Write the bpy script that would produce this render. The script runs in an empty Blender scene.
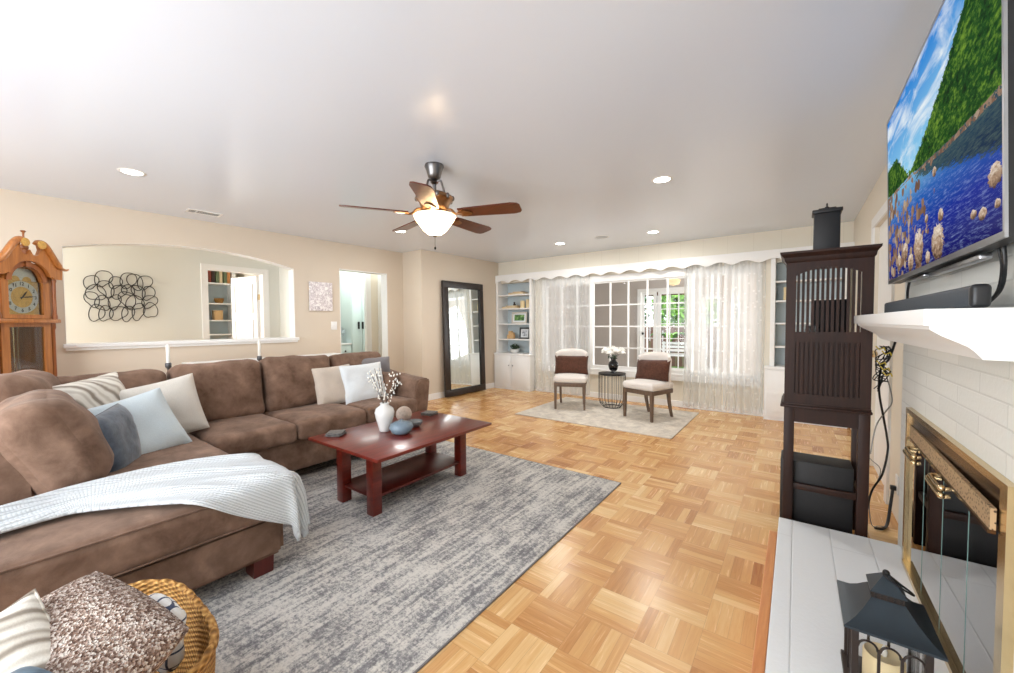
import bpy, bmesh, math, random
from mathutils import Vector, Matrix, noise
PI = math.pi
random.seed(7)
SC = bpy.context.scene
COL = SC.collection

# ------------------------------------------------------------------ camera
cam_data = bpy.data.cameras.new('camera')
cam_data.sensor_width = 36.0
cam_data.lens = 36.0 * 395.7 / 1014.0
cam_data.clip_start = 0.02
cam_data.clip_end = 200
cam = bpy.data.objects.new('camera', cam_data)
COL.objects.link(cam)
yaw, pit, rol = math.radians(36.18), math.radians(-1.953), math.radians(-0.31)
F_ = Vector((-math.sin(yaw) * math.cos(pit), math.cos(yaw) * math.cos(pit), math.sin(pit)))
R_ = Vector((math.cos(yaw), math.sin(yaw), 0))
U_ = R_.cross(F_)
R2 = R_ * math.cos(rol) + U_ * math.sin(rol)
U2 = -R_ * math.sin(rol) + U_ * math.cos(rol)
cam.matrix_world = Matrix(((R2.x, U2.x, -F_.x, 0), (R2.y, U2.y, -F_.y, 0), (R2.z, U2.z, -F_.z, 1.26), (0, 0, 0, 1)))
SC.camera = cam

# ------------------------------------------------------------------ world, lights, exposure
w = bpy.data.worlds.new('world'); SC.world = w; w.use_nodes = True
wt = w.node_tree; wt.nodes.clear()
wo = wt.nodes.new('ShaderNodeOutputWorld'); wb = wt.nodes.new('ShaderNodeBackground')
wb.inputs[0].default_value = (0.86, 0.93, 1.0, 1); wb.inputs[1].default_value = 3.4
wt.links.new(wb.outputs[0], wo.inputs[0])
SC.view_settings.view_transform = 'Standard'
SC.view_settings.look = 'None'
SC.view_settings.exposure = 0.0
SC.view_settings.gamma = 1.0
SC.view_settings.use_curve_mapping = False
SC.cycles.transparent_max_bounces = 24

def area(name, loc, direction, sx, sy, power, color=(1, 1, 1)):
    l = bpy.data.lights.new(name, 'AREA'); l.shape = 'RECTANGLE'; l.size = sx; l.size_y = sy
    l.energy = power; l.color = color
    o = bpy.data.objects.new(name, l); COL.objects.link(o)
    o.location = loc
    o.rotation_euler = Vector(direction).to_track_quat('-Z', 'Z').to_euler()
    return o
def point(name, loc, power, color=(1, 1, 1), r=0.05):
    l = bpy.data.lights.new(name, 'POINT'); l.energy = power; l.color = color; l.shadow_soft_size = r
    o = bpy.data.objects.new(name, l); COL.objects.link(o); o.location = loc
    return o
# lamps added behind the camera to fill the room, where no window is seen
area('added_fill_back', (-2.1, -2.06, 1.35), (0, 1, 0.05), 3.4, 1.7, 84, (0.97, 0.99, 1.0))
area('added_ceiling_uplight', (-2.1, -2.02, 1.0), (0.05, 1, 0.9), 3.4, 1.2, 68, (0.90, 0.95, 1.0))  # uplight added to brighten the ceiling
# lamps added in the sunroom at solid walls, out of the camera's sight
area('added_fill_sunroom', (0.75, 9.80, 1.3), (-0.3, -1, 0.15), 2.4, 1.8, 190, (0.97, 0.99, 1.0))
area('added_fill_sunroom_side', (1.9, 8.1, 1.3), (-1, -0.3, 0.1), 2.4, 1.8, 160, (0.97, 0.99, 1.0))
# lamps added to brighten the dining room, shelf room and kitchen
area('added_fill_dining', (-6.3, -1.3, 1.5), (0, 1, 0.0), 1.2, 1.6, 66, (1.0, 0.99, 0.97))
area('added_fill_shelf_room', (-8.6, 1.2, 2.2), (0.0, 0.5, -1), 1.0, 1.0, 60, (1.0, 0.99, 0.97))
area('added_fill_kitchen', (-6.6, 4.4, 2.38), (0, 0, -1), 1.4, 1.2, 27, (0.95, 1.0, 0.98))

# ------------------------------------------------------------------ node helpers
def hexc(r, g, b):
    def f(c):
        c /= 255.0
        return c / 12.92 if c <= 0.04045 else ((c + 0.055) / 1.055) ** 2.4
    return (f(r), f(g), f(b), 1)
class NT:
    def __init__(s, name):
        s.m = bpy.data.materials.new(name); s.m.use_nodes = True
        s.t = s.m.node_tree; s.t.nodes.clear()
        s.out = s.t.nodes.new('ShaderNodeOutputMaterial')
    def n(s, typ, **kw):
        x = s.t.nodes.new('ShaderNode' + typ)
        for k, v in kw.items(): setattr(x, k, v)
        return x
    def set(s, sock, v):
        if isinstance(v, bpy.types.NodeSocket): s.t.links.new(v, sock)
        else: sock.default_value = v
    def M(s, op, a, b=0.0, c=None):
        x = s.n('Math', operation=op); s.set(x.inputs[0], a); s.set(x.inputs[1], b)
        if c is not None: s.set(x.inputs[2], c)
        return x.outputs[0]
    def co(s, kind='Object'): return s.n('TexCoord').outputs[kind]
    def xyz(s, v):
        x = s.n('SeparateXYZ'); s.set(x.inputs[0], v); return x.outputs
    def cmb(s, x, y, z):
        c = s.n('CombineXYZ'); s.set(c.inputs[0], x); s.set(c.inputs[1], y); s.set(c.inputs[2], z); return c.outputs[0]
    def map(s, v, scale=(1, 1, 1), loc=(0, 0, 0), rot=(0, 0, 0)):
        x = s.n('Mapping'); s.set(x.inputs[0], v); x.inputs[1].default_value = loc; x.inputs[2].default_value = rot; x.inputs[3].default_value = scale
        return x.outputs[0]
    def noise(s, v, scale=5, detail=3, rough=0.5, dist=0.0):
        x = s.n('TexNoise'); s.set(x.inputs['Vector'], v); x.inputs['Scale'].default_value = scale
        x.inputs['Detail'].default_value = detail; x.inputs['Roughness'].default_value = rough; x.inputs['Distortion'].default_value = dist
        return x.outputs[0]
    def vor(s, v, scale=5, feature='F1', out='Distance'):
        x = s.n('TexVoronoi', feature=feature); s.set(x.inputs['Vector'], v); x.inputs['Scale'].default_value = scale
        return x.outputs[out]
    def white(s, v):
        x = s.n('TexWhiteNoise', noise_dimensions='3D'); s.set(x.inputs[0], v); return x.outputs[0]
    def ramp(s, f, stops, interp='LINEAR'):
        x = s.n('ValToRGB'); x.color_ramp.interpolation = interp
        e = x.color_ramp.elements
        e[0].position, e[0].color = stops[0]; e[1].position, e[1].color = stops[-1]
        for p, c in stops[1:-1]:
            k = e.new(p); k.color = c
        s.set(x.inputs[0], f); return x.outputs[0]
    def mix(s, f, a, b, blend='MIX'):
        x = s.n('Mix', data_type='RGBA', blend_type=blend)
        s.set(x.inputs[0], f); s.set(x.inputs[6], a); s.set(x.inputs[7], b); return x.outputs[2]
    def bump(s, h, strength=0.3, dist=0.01):
        x = s.n('Bump'); s.set(x.inputs['Height'], h); x.inputs['Strength'].default_value = strength; x.inputs['Distance'].default_value = dist
        return x.outputs[0]
    def pr(s, color, rough=0.5, metal=0.0, normal=None, spec=0.5, **kw):
        p = s.n('BsdfPrincipled'); s.set(p.inputs['Base Color'], color); s.set(p.inputs['Roughness'], rough)
        s.set(p.inputs['Metallic'], metal); p.inputs['Specular IOR Level'].default_value = spec
        if normal is not None: s.set(p.inputs['Normal'], normal)
        for k, v in kw.items(): s.set(p.inputs[k.replace('_', ' ')], v)
        s.t.links.new(p.outputs[0], s.out.inputs[0]); return p
def simple(name, col, rough=0.5, metal=0.0, var=0.06, scale=8, bump=0.0, bscale=60, spec=0.5, **kw):
    t = NT(name); v = t.co()
    n = t.noise(v, scale, 3)
    a = tuple(c * (1 - var) for c in col[:3]) + (1,); b = tuple(min(1, c * (1 + var)) for c in col[:3]) + (1,)
    c = t.ramp(n, [(0.3, a), (0.7, b)])
    nm = t.bump(t.noise(v, bscale, 2), bump, 0.004) if bump else None
    t.pr(c, rough, metal, nm, spec, **kw); return t.m
def wood(name, c1, c2, rough=0.35, axis='Y', scale=1.0, coat=0.0, spec=0.5):
    t = NT(name); v = t.co()
    s = {'X': (1.2, 14, 14), 'Y': (14, 1.2, 14), 'Z': (14, 14, 1.2)}[axis]
    m = t.map(v, tuple(k * scale for k in s))
    n = t.noise(m, 2.2, 5, 0.6, 0.8)
    n2 = t.noise(m, 9, 3, 0.6)
    f = t.M('ADD', t.M('MULTIPLY', n, 0.75), t.M('MULTIPLY', n2, 0.25))
    c = t.ramp(f, [(0.32, c1), (0.68, c2)])
    t.pr(c, rough, 0, t.bump(n2, 0.06, 0.002), spec, Coat_Weight=coat, Coat_Roughness=0.15); return t.m

M = {}
# parquet: squares of 0.218 m, five fingers each, alternating direction
t = NT('oak_parquet'); v = t.co(); x, y, z = t.xyz(v)
S = 0.218
gx = t.M('DIVIDE', t.M('ADD', x, 0.508 + S * 200), S); gy = t.M('DIVIDE', t.M('SUBTRACT', y, 2.187 - S * 200), S)
ix = t.M('FLOOR', gx); iy = t.M('FLOOR', gy); fx = t.M('FRACT', gx); fy = t.M('FRACT', gy)
par = t.M('MODULO', t.M('ADD', ix, iy), 2.0)   # 399/400 decide the direction
sel = t.M('GREATER_THAN', par, 0.5)
def pick(a, b): return t.M('ADD', t.M('MULTIPLY', a, sel), t.M('MULTIPLY', b, t.M('SUBTRACT', 1.0, sel)))
across = pick(fx, fy); along = pick(y, x); acr = pick(x, y)
k5 = t.M('MULTIPLY', across, 5.0); st = t.M('FLOOR', k5); sf = t.M('FRACT', k5)
rnd = t.white(t.cmb(ix, iy, st)); rsq = t.white(t.cmb(ix, iy, 77.0))
grain = t.noise(t.cmb(t.M('MULTIPLY', along, 3.0), t.M('MULTIPLY', acr, 45.0), t.M('MULTIPLY', rnd, 9.0)), 1.6, 4, 0.6, 0.6)
r2 = t.white(t.cmb(ix, iy, t.M('FLOOR', t.M('MULTIPLY', st, 0.5))))
val = t.M('ADD', t.M('ADD', t.M('ADD', t.M('MULTIPLY', rnd, 0.32), t.M('MULTIPLY', r2, 0.20)), t.M('MULTIPLY', rsq, 0.20)), t.M('MULTIPLY', grain, 0.46))
col = t.ramp(val, [(0.22, hexc(168, 108, 58)), (0.45, hexc(202, 148, 90)), (0.65, hexc(220, 172, 112)), (0.95, hexc(242, 210, 156))])
e1 = t.M('MINIMUM', sf, t.M('SUBTRACT', 1.0, sf)); e2f = pick(fy, fx); e2 = t.M('MINIMUM', e2f, t.M('SUBTRACT', 1.0, e2f))
gap = t.M('MAXIMUM', t.M('LESS_THAN', e1, 0.02), t.M('LESS_THAN', e2, 0.006))
col = t.mix(t.M('MULTIPLY', gap, 0.28), col, hexc(120, 74, 40))
t.pr(col, t.M('ADD', 0.20, t.M('MULTIPLY', grain, 0.12)), 0, t.bump(t.M('ADD', t.M('MULTIPLY', gap, -1.0), t.M('MULTIPLY', rnd, 0.5)), 0.12, 0.002), 0.5)
M['floor'] = t.m

# area rug: grey distressed pattern in strokes
t = NT('grey_distressed_rug'); v = t.co(); 
n1 = t.noise(t.map(v, (26, 2.2, 1)), 1.0, 5, 0.75); n2 = t.noise(t.map(v, (44, 56, 1)), 1.0, 4, 0.8); n3 = t.noise(v, 4.0, 4, 0.75); n4 = t.noise(v, 150, 2, 0.6)
f = t.M('ADD', t.M('ADD', t.M('MULTIPLY', n1, 0.34), t.M('MULTIPLY', n2, 0.34)), t.M('ADD', t.M('MULTIPLY', n3, 0.22), t.M('MULTIPLY', n4, 0.10)))
c = t.ramp(f, [(0.43, hexc(120, 119, 121)), (0.475, hexc(150, 148, 148)), (0.505, hexc(186, 183, 178)), (0.54, hexc(212, 208, 201))])
t.pr(c, 0.95, 0, t.bump(n4, 0.4, 0.004), 0.1); M['rug'] = t.m
t = NT('beige_distressed_rug'); v = t.co()
n1 = t.noise(t.map(v, (5, 5, 1)), 1.6, 5, 0.7, 0.6); n4 = t.noise(v, 130, 2)
c = t.ramp(t.M('ADD', t.M('MULTIPLY', n1, 0.8), t.M('MULTIPLY', n4, 0.2)), [(0.36, hexc(186, 178, 168)), (0.5, hexc(212, 203, 190)), (0.62, hexc(230, 222, 208))])
t.pr(c, 0.95, 0, t.bump(n4, 0.3, 0.004), 0.1); M['rug2'] = t.m

t = NT('ceiling_paint'); v = t.co(); x, y, z = t.xyz(v)
n = t.M('ADD', t.M('SINE', t.M('ADD', t.M('MULTIPLY', x, 3.1), t.M('MULTIPLY', t.M('SINE', t.M('MULTIPLY', y, 1.7)), 1.3))), t.M('MULTIPLY', t.M('SINE', t.M('ADD', t.M('MULTIPLY', y, 4.3), t.M('MULTIPLY', x, 1.1))), 0.7))
t.pr(hexc(222, 230, 242), 0.24, 0, t.bump(n, 0.25, 0.008), 0.5); M['ceiling'] = t.m
def paint(key, col, rough=0.55, bump=0.05):
    M[key] = simple(key + '_paint', col, rough, 0, 0.015, 1.5, bump, 40, 0.3)
paint('wall_tan', hexc(215, 202, 184)); paint('wall_cream', hexc(229, 221, 205)); paint('wall_white', hexc(232, 232, 226))
paint('wall_dining', hexc(226, 227, 221)); paint('wall_sun', hexc(196, 188, 182)); paint('trim', hexc(240, 240, 238), 0.35, 0.0)
paint('niche', hexc(200, 212, 216)); paint('teal', hexc(212, 228, 226), 0.4, 0)
# far wall: vertical grooved panels above the valance
t = NT('grooved_panel_cream'); v = t.co(); x, y, z = t.xyz(v)
g = t.M('LESS_THAN', t.M('FRACT', t.M('DIVIDE', t.M('ADD', x, 20.0), 0.305)), 0.02)
t.pr(t.mix(t.M('MULTIPLY', g, 0.25), hexc(230, 223, 207), hexc(196, 186, 168)), 0.5, 0, t.bump(t.M('MULTIPLY', g, -1.0), 0.5, 0.005), 0.3); M['panel'] = t.m

def brick(key, base, var, sx=(0.0, 0.0), hearth=False, green=0):
    t = NT(key); v = t.co(); x, y, z = t.xyz(v)
    b = t.n('TexBrick'); b.offset = 0.5
    if hearth: t.set(b.inputs['Vector'], t.cmb(y, x, 0.0))
    else: t.set(b.inputs['Vector'], t.cmb(y, z, 0.0))
    b.inputs['Color1'].default_value = base; b.inputs['Color2'].default_value = var
    b.inputs['Mortar'].default_value = tuple(c * 0.86 for c in base[:3]) + (1,)
    b.inputs['Scale'].default_value = 1.0
    b.inputs['Mortar Size'].default_value = 0.004; b.inputs['Mortar Smooth'].default_value = 0.6
    b.inputs['Brick Width'].default_value = 0.40 if not hearth else 2.6; b.inputs['Row Height'].default_value = 0.065 if not hearth else 0.165
    n = t.noise(v, 60, 3, 0.6)
    h = t.M('ADD', t.M('MULTIPLY', b.outputs['Fac'], -1.0), t.M('MULTIPLY', n, 0.35))
    t.pr(b.outputs['Color'], 0.45, 0, t.bump(h, 0.45, 0.006), 0.4); M[key] = t.m
brick('brick_white', hexc(228, 228, 222), hexc(218, 219, 213)); brick('brick_hearth', hexc(232, 233, 233), hexc(226, 227, 228), hearth=True)
M['fire_brick'] = simple('fire_brick_dark', hexc(52, 46, 44), 0.9, 0, 0.4, 14, 0.4, 30)

def suede(key, c1, c2, sc=3.0):
    t = NT(key); v = t.co(); n = t.noise(v, sc, 5, 0.65, 0.25); n2 = t.noise(v, 260, 2)
    c = t.ramp(n, [(0.28, c1), (0.52, tuple((a + b) / 2 for a, b in zip(c1, c2))), (0.74, c2)])
    t.pr(c, 0.85, 0, t.bump(t.M('ADD', n2, t.M('MULTIPLY', n, 2.0)), 0.15, 0.004), 0.2, Sheen_Weight=0.16, Sheen_Roughness=0.4, Sheen_Tint=hexc(255, 240, 228)); M[key] = t.m
suede('suede', hexc(88, 65, 51), hexc(152, 123, 105), 6.0)
def fabric(key, col, var=0.08, sc=220, bump=0.3, sheen=0.2, rough=0.9):
    t = NT(key); v = t.co(); n = t.noise(v, sc, 2, 0.6); n2 = t.noise(v, 5, 3)
    a = tuple(c * (1 - var) for c in col[:3]) + (1,); b = tuple(min(1, c * (1 + var)) for c in col[:3]) + (1,)
    c = t.ramp(t.M('ADD', t.M('MULTIPLY', n, 0.6), t.M('MULTIPLY', n2, 0.4)), [(0.35, a), (0.65, b)])
    t.pr(c, rough, 0, t.bump(n, bump, 0.003), 0.15, Sheen_Weight=sheen); M[key] = t.m
fabric('f_white', hexc(226, 231, 233)); fabric('f_ice', hexc(200, 211, 215)); fabric('f_cream', hexc(208, 202, 192)); fabric('f_beige', hexc(203, 190, 176))
fabric('f_grey', hexc(128, 124, 126)); fabric('f_slate', hexc(74, 84, 96), 0.3, 40, 0.5, 0.6); fabric('f_chair', hexc(226, 219, 212)); 
fabric('f_brown', hexc(84, 54, 42), 0.35, 45, 0.6); fabric('f_blanket_blue', hexc(86, 112, 130), 0.45, 30, 0.3)
t = NT('linen_stripes'); v = t.co(); x, y, z = t.xyz(v)
s = t.M('SINE', t.M('MULTIPLY', x, 210.0)); s2 = t.M('SINE', t.M('MULTIPLY', x, 88.0))
t.pr(t.ramp(t.M('ADD', t.M('MULTIPLY', s, 0.25), t.M('ADD', 0.5, t.M('MULTIPLY', s2, 0.2))), [(0.15, hexc(146, 136, 124)), (0.4, hexc(196, 188, 175)), (0.7, hexc(226, 221, 211))]), 0.9, 0, t.bump(t.noise(v, 200, 2), 0.3, 0.003), 0.15); M['stripe'] = t.m
t = NT('knit_tweed'); v = t.co(); n = t.vor(v, 210, 'F1', 'Color'); d = t.vor(v, 210)
sx = t.n('SeparateColor'); t.set(sx.inputs[0], n)
t.pr(t.ramp(sx.outputs[0], [(0.0, hexc(92, 70, 60)), (0.35, hexc(132, 108, 95)), (0.6, hexc(170, 150, 138)), (0.85, hexc(208, 196, 186))]), 0.95, 0, t.bump(d, 0.9, 0.006), 0.1); M['tweed'] = t.m
t = NT('white_knit'); v = t.co('UV'); x, y, z = t.xyz(v)
h = t.M('MULTIPLY', t.M('ABSOLUTE', t.M('SINE', t.M('MULTIPLY', x, 260.0))), t.M('ADD', 0.6, t.M('MULTIPLY', t.M('ABSOLUTE', t.M('SINE', t.M('MULTIPLY', y, 260.0))), 0.4)))
t.pr(t.ramp(h, [(0.0, hexc(176, 180, 183)), (0.6, hexc(212, 216, 218))]), 0.9, 0, t.bump(h, 0.7, 0.005), 0.15, Sheen_Weight=0.2); M['knit'] = t.m
t = NT('plaid'); v = t.co(); x, y, z = t.xyz(v)
g = t.M('MAXIMUM', t.M('GREATER_THAN', t.M('SINE', t.M('MULTIPLY', x, 150.0)), 0.9), t.M('GREATER_THAN', t.M('SINE', t.M('MULTIPLY', z, 150.0)), 0.9))
t.pr(t.mix(g, hexc(232, 230, 226), hexc(70, 78, 100)), 0.9); M['plaid'] = t.m
t = NT('tweed_wicker'); v = t.co(); x, y, z = t.xyz(v)
n = t.noise(t.map(v, (20, 20, 120)), 1.0, 3, 0.6); 
ang = t.M('ARCTAN2', y, x)
h = t.M('MULTIPLY', t.M('SINE', t.M('MULTIPLY', z, 420.0)), t.M('SINE', t.M('MULTIPLY', ang, 60.0)))
t.pr(t.ramp(t.M('ADD', t.M('MULTIPLY', n, 0.5), t.M('MULTIPLY', t.M('ADD', h, 1.0), 0.25)), [(0.2, hexc(110, 72, 30)), (0.5, hexc(178, 128, 66)), (0.75, hexc(214, 168, 100))]), 0.7, 0, t.bump(h, 0.8, 0.006), 0.3); M['wicker'] = t.m

M['cherry'] = wood('cherry_red_wood', hexc(84, 24, 17), hexc(126, 42, 28), 0.28, 'Y', 0.8, 0.25)
M['cherry_dark'] = wood('cherry_dark_wood', hexc(72, 20, 15), hexc(100, 32, 23), 0.35, 'Z', 0.8, 0.1)
M['fan_wood'] = wood('fan_blade_wood', hexc(66, 22, 14), hexc(100, 36, 22), 0.3, 'X', 1.0, 0.2)
M['fan_wood_light'] = M['fan_wood']
M['espresso'] = wood('espresso_wood', hexc(30, 14, 8), hexc(54, 28, 17), 0.5, 'Z', 0.8, 0.0, 0.3)
M['clock_wood'] = wood('honey_oak', hexc(146, 86, 38), hexc(198, 128, 64), 0.3, 'Z', 0.8, 0.4)
M['clock_wood_dark'] = wood('honey_oak_dark', hexc(124, 68, 30), hexc(164, 98, 48), 0.35, 'Z', 0.8, 0.2)
M['hearth_wood'] = wood('hearth_border_wood', hexc(196, 120, 66), hexc(226, 158, 98), 0.35, 'Y', 1.0, 0.2)
M['chair_wood'] = wood('weathered_walnut', hexc(84, 66, 52), hexc(118, 96, 78), 0.5, 'Z')
M['mirror_frame'] = wood('distressed_black_wood', hexc(22, 18, 17), hexc(58, 46, 40), 0.4, 'Z', 1.5)
M['pale_wood'] = wood('pale_wood', hexc(196, 154, 104), hexc(222, 186, 136), 0.5, 'Z')
M['black'] = simple('black_plastic', hexc(26, 27, 30), 0.4, 0, 0.1)
M['black_soft'] = simple('black_vinyl', hexc(20, 18, 19), 0.55, 0, 0.15, 60)
M['soundbar'] = simple('charcoal_grille', hexc(52, 60, 68), 0.55, 0, 0.12, 220, 0.3, 300)
M['steel'] = simple('brushed_steel', hexc(176, 178, 182), 0.28, 1.0, 0.05)
M['pewter'] = simple('pewter', hexc(120, 118, 118), 0.32, 1.0, 0.15)
M['bronze'] = simple('antique_bronze', hexc(150, 112, 78), 0.3, 1.0, 0.25, 20)
M['brass'] = simple('polished_brass', hexc(214, 192, 150), 0.26, 1.0, 0.05)
M['brass_dim'] = simple('aged_brass', hexc(186, 160, 122), 0.35, 1.0, 0.12)
M['gold_plate'] = simple('gold_dial', hexc(214, 170, 92), 0.4, 0.35, 0.15, 50)
M['silver_ring'] = simple('silver_chapter_ring', hexc(200, 202, 200), 0.4, 0.3, 0.04)
M['iron'] = simple('black_iron', hexc(30, 29, 29), 0.45, 0.4, 0.1)
M['glass_edge'] = simple('green_glass_edge', hexc(120, 150, 145), 0.2)
M['bronze_panel'] = simple('dark_bronze_panel', hexc(96, 74, 54), 0.22, 0.9, 0.15)
M['lantern_roof'] = simple('blue_black_metal', hexc(40, 50, 58), 0.38, 0.3, 0.1, 20)
M['lantern_body'] = simple('dark_brown_metal', hexc(46, 34, 28), 0.5, 0.3, 0.1)
M['wire'] = simple('black_wire', hexc(34, 32, 31), 0.4, 0.3, 0.05)
M['ceramic'] = simple('white_ceramic', hexc(222, 222, 219), 0.25, 0, 0.03)
M['stone_blue'] = simple('blue_grey_glaze', hexc(112, 130, 144), 0.3, 0, 0.25, 14)
M['stone_ball'] = simple('beige_stone', hexc(188, 172, 158), 0.6, 0, 0.2, 40, 0.3, 60)
M['stone_dark'] = simple('grey_stone', hexc(104, 108, 110), 0.5, 0, 0.25, 30, 0.2, 60)
M['coaster'] = simple('slate_coaster', hexc(96, 92, 88), 0.5, 0, 0.4, 60)
M['twig'] = simple('brown_twig', hexc(88, 72, 60), 0.8)
M['bloom'] = simple('white_blossom', hexc(242, 240, 232), 0.7, 0, 0.04)
M['leaf'] = simple('green_leaf', hexc(62, 104, 48), 0.5, 0, 0.35, 12)
M['leaf_dark'] = simple('dark_leaf', hexc(40, 62, 36), 0.5, 0, 0.3, 12)
M['leaf_bright'] = simple('bright_leaf', hexc(128, 184, 60), 0.45, 0, 0.3, 6)
M['bark'] = simple('bark', hexc(104, 82, 66), 0.9, 0, 0.3, 20)
M['candle'] = simple('candle_wax', hexc(240, 238, 230), 0.5, 0, 0.02)
M['pillar_candle'] = simple('ivory_wax', hexc(238, 216, 168), 0.5, 0, 0.03)
M['grey_metal'] = simple('grey_metal', hexc(96, 98, 100), 0.4, 0.5, 0.05)
M['paver'] = simple('patio_concrete', hexc(190, 184, 174), 0.8, 0, 0.1, 6)
M['grass'] = simple('lawn', hexc(96, 130, 60), 0.9, 0, 0.3, 8)
M['fence'] = wood('brown_fence', hexc(92, 66, 54), hexc(124, 92, 76), 0.8, 'Z')
M['yellow'] = simple('yellow_tie', hexc(220, 196, 70), 0.5)
M['white_plastic'] = simple('white_plastic', hexc(238, 238, 236), 0.35, 0, 0.01)
M['cable_grey'] = simple('grey_cable', hexc(140, 138, 134), 0.5)
M['book_a'] = simple('book_red', hexc(130, 58, 44), 0.6); M['book_b'] = simple('book_green', hexc(110, 122, 92), 0.6); M['book_c'] = simple('book_cream', hexc(214, 196, 160), 0.6)
M['book_d'] = simple('book_orange', hexc(204, 140, 84), 0.6); M['book_e'] = simple('book_dark', hexc(60, 48, 44), 0.6)
def emit(key, col, s):
    t = NT(key); e = t.n('Emission'); e.inputs[0].default_value = col; e.inputs[1].default_value = s
    t.t.links.new(e.outputs[0], t.out.inputs[0]); M[key] = t.m
emit('lamp_white', (1.0, 0.97, 0.92, 1), 14.0)
t = NT('frosted_bowl_glass'); a_ = t.n('BsdfTranslucent'); a_.inputs[0].default_value = hexc(255, 240, 214); b_ = t.n('Emission'); b_.inputs[0].default_value = (1.0, 0.84, 0.62, 1); b_.inputs[1].default_value = 0.2
c_ = t.n('BsdfTransparent'); c_.inputs[0].default_value = hexc(255, 236, 205); m1 = t.n('MixShader'); m1.inputs[0].default_value = 0.25; d_ = t.n('AddShader')
t.t.links.new(a_.outputs[0], m1.inputs[1]); t.t.links.new(c_.outputs[0], m1.inputs[2]); t.t.links.new(m1.outputs[0], d_.inputs[0]); t.t.links.new(b_.outputs[0], d_.inputs[1]); t.t.links.new(d_.outputs[0], t.out.inputs[0]); M['bowl'] = t.m
def glass(key, tint=(1, 1, 1, 1), refl=1.0, rough=0.0):
    t = NT(key); tr = t.n('BsdfTransparent'); tr.inputs[0].default_value = tint
    g = t.n('BsdfGlossy'); g.inputs['Roughness'].default_value = rough
    ge = t.n('NewGeometry'); dt = t.n('VectorMath', operation='DOT_PRODUCT'); t.set(dt.inputs[0], ge.outputs['Incoming']); t.set(dt.inputs[1], ge.outputs['Normal'])
    fr = t.M('ADD', 0.04, t.M('MULTIPLY', 0.96, t.M('POWER', t.M('SUBTRACT', 1.0, t.M('ABSOLUTE', dt.outputs['Value'])), 5.0)))
    mx = t.n('MixShader'); t.set(mx.inputs[0], t.M('MINIMUM', 1.0, t.M('MULTIPLY', fr, refl))); t.t.links.new(tr.outputs[0], mx.inputs[1]); t.t.links.new(g.outputs[0], mx.inputs[2])
    t.t.links.new(mx.outputs[0], t.out.inputs[0]); M[key] = t.m
glass('glass', (1, 1, 1, 1), 0.5); glass('glass_dark', (0.45, 0.42, 0.40, 1), 2.2); glass('glass_clock', (0.9, 0.92, 0.9, 1), 1.5); glass('glass_smoke', (0.22, 0.22, 0.23, 1), 1.8)
t = NT('sheer_curtain'); v = t.co(); x, y, z = t.xyz(v)
n = t.noise(t.map(v, (40, 40, 6)), 1.0, 3, 0.6)
spots = t.M('LESS_THAN', t.vor(t.map(v, (9, 1, 9)), 1.6), 0.2)
d = t.n('BsdfDiffuse'); d.inputs[0].default_value = hexc(240, 241, 240); tl = t.n('BsdfTranslucent'); tl.inputs[0].default_value = hexc(244, 246, 246)
tr = t.n('BsdfTransparent'); m1 = t.n('MixShader'); m1.inputs[0].default_value = 0.5
t.t.links.new(d.outputs[0], m1.inputs[1]); t.t.links.new(tl.outputs[0], m1.inputs[2])
m2 = t.n('MixShader'); t.set(m2.inputs[0], t.M('ADD', 0.44, t.M('ADD', t.M('MULTIPLY', n, 0.12), t.M('MULTIPLY', spots, 0.10))))
t.t.links.new(tr.outputs[0], m2.inputs[1]); t.t.links.new(m1.outputs[0], m2.inputs[2]); t.t.links.new(m2.outputs[0], t.out.inputs[0]); M['sheer'] = t.m
t = NT('mirror_glass'); t.pr((0.86, 0.92, 0.91, 1), 0.02, 1.0); M['mirror'] = t.m
t = NT('perforated_brass'); v = t.co(); x, y, z = t.xyz(v)
d = t.vor(t.map(v, (1, 1, 1)), 95); t.pr(t.mix(t.M('LESS_THAN', d, 0.33), hexc(188, 162, 128), hexc(84, 68, 54)), 0.45, 0.4); M['perf'] = t.m
t = NT('abstract_canvas'); v = t.co(); n = t.noise(v, 14, 4, 0.7, 2.0)
t.pr(t.ramp(n, [(0.4, hexc(246, 243, 240)), (0.5, hexc(222, 212, 214)), (0.56, hexc(176, 164, 168)), (0.6, hexc(240, 236, 232))]), 0.7); M['canvas'] = t.m
t = NT('green_photo'); v = t.co(); n = t.noise(v, 18, 4); t.pr(t.ramp(n, [(0.35, hexc(28, 70, 30)), (0.55, hexc(92, 140, 60)), (0.7, hexc(190, 214, 160))]), 0.4); M['photo_green'] = t.m
t = NT('pale_photo'); v = t.co(); n = t.noise(v, 22, 4); t.pr(t.ramp(n, [(0.35, hexc(90, 96, 104)), (0.5, hexc(190, 196, 204)), (0.7, hexc(230, 232, 236))]), 0.4); M['photo_pale'] = t.m

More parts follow.
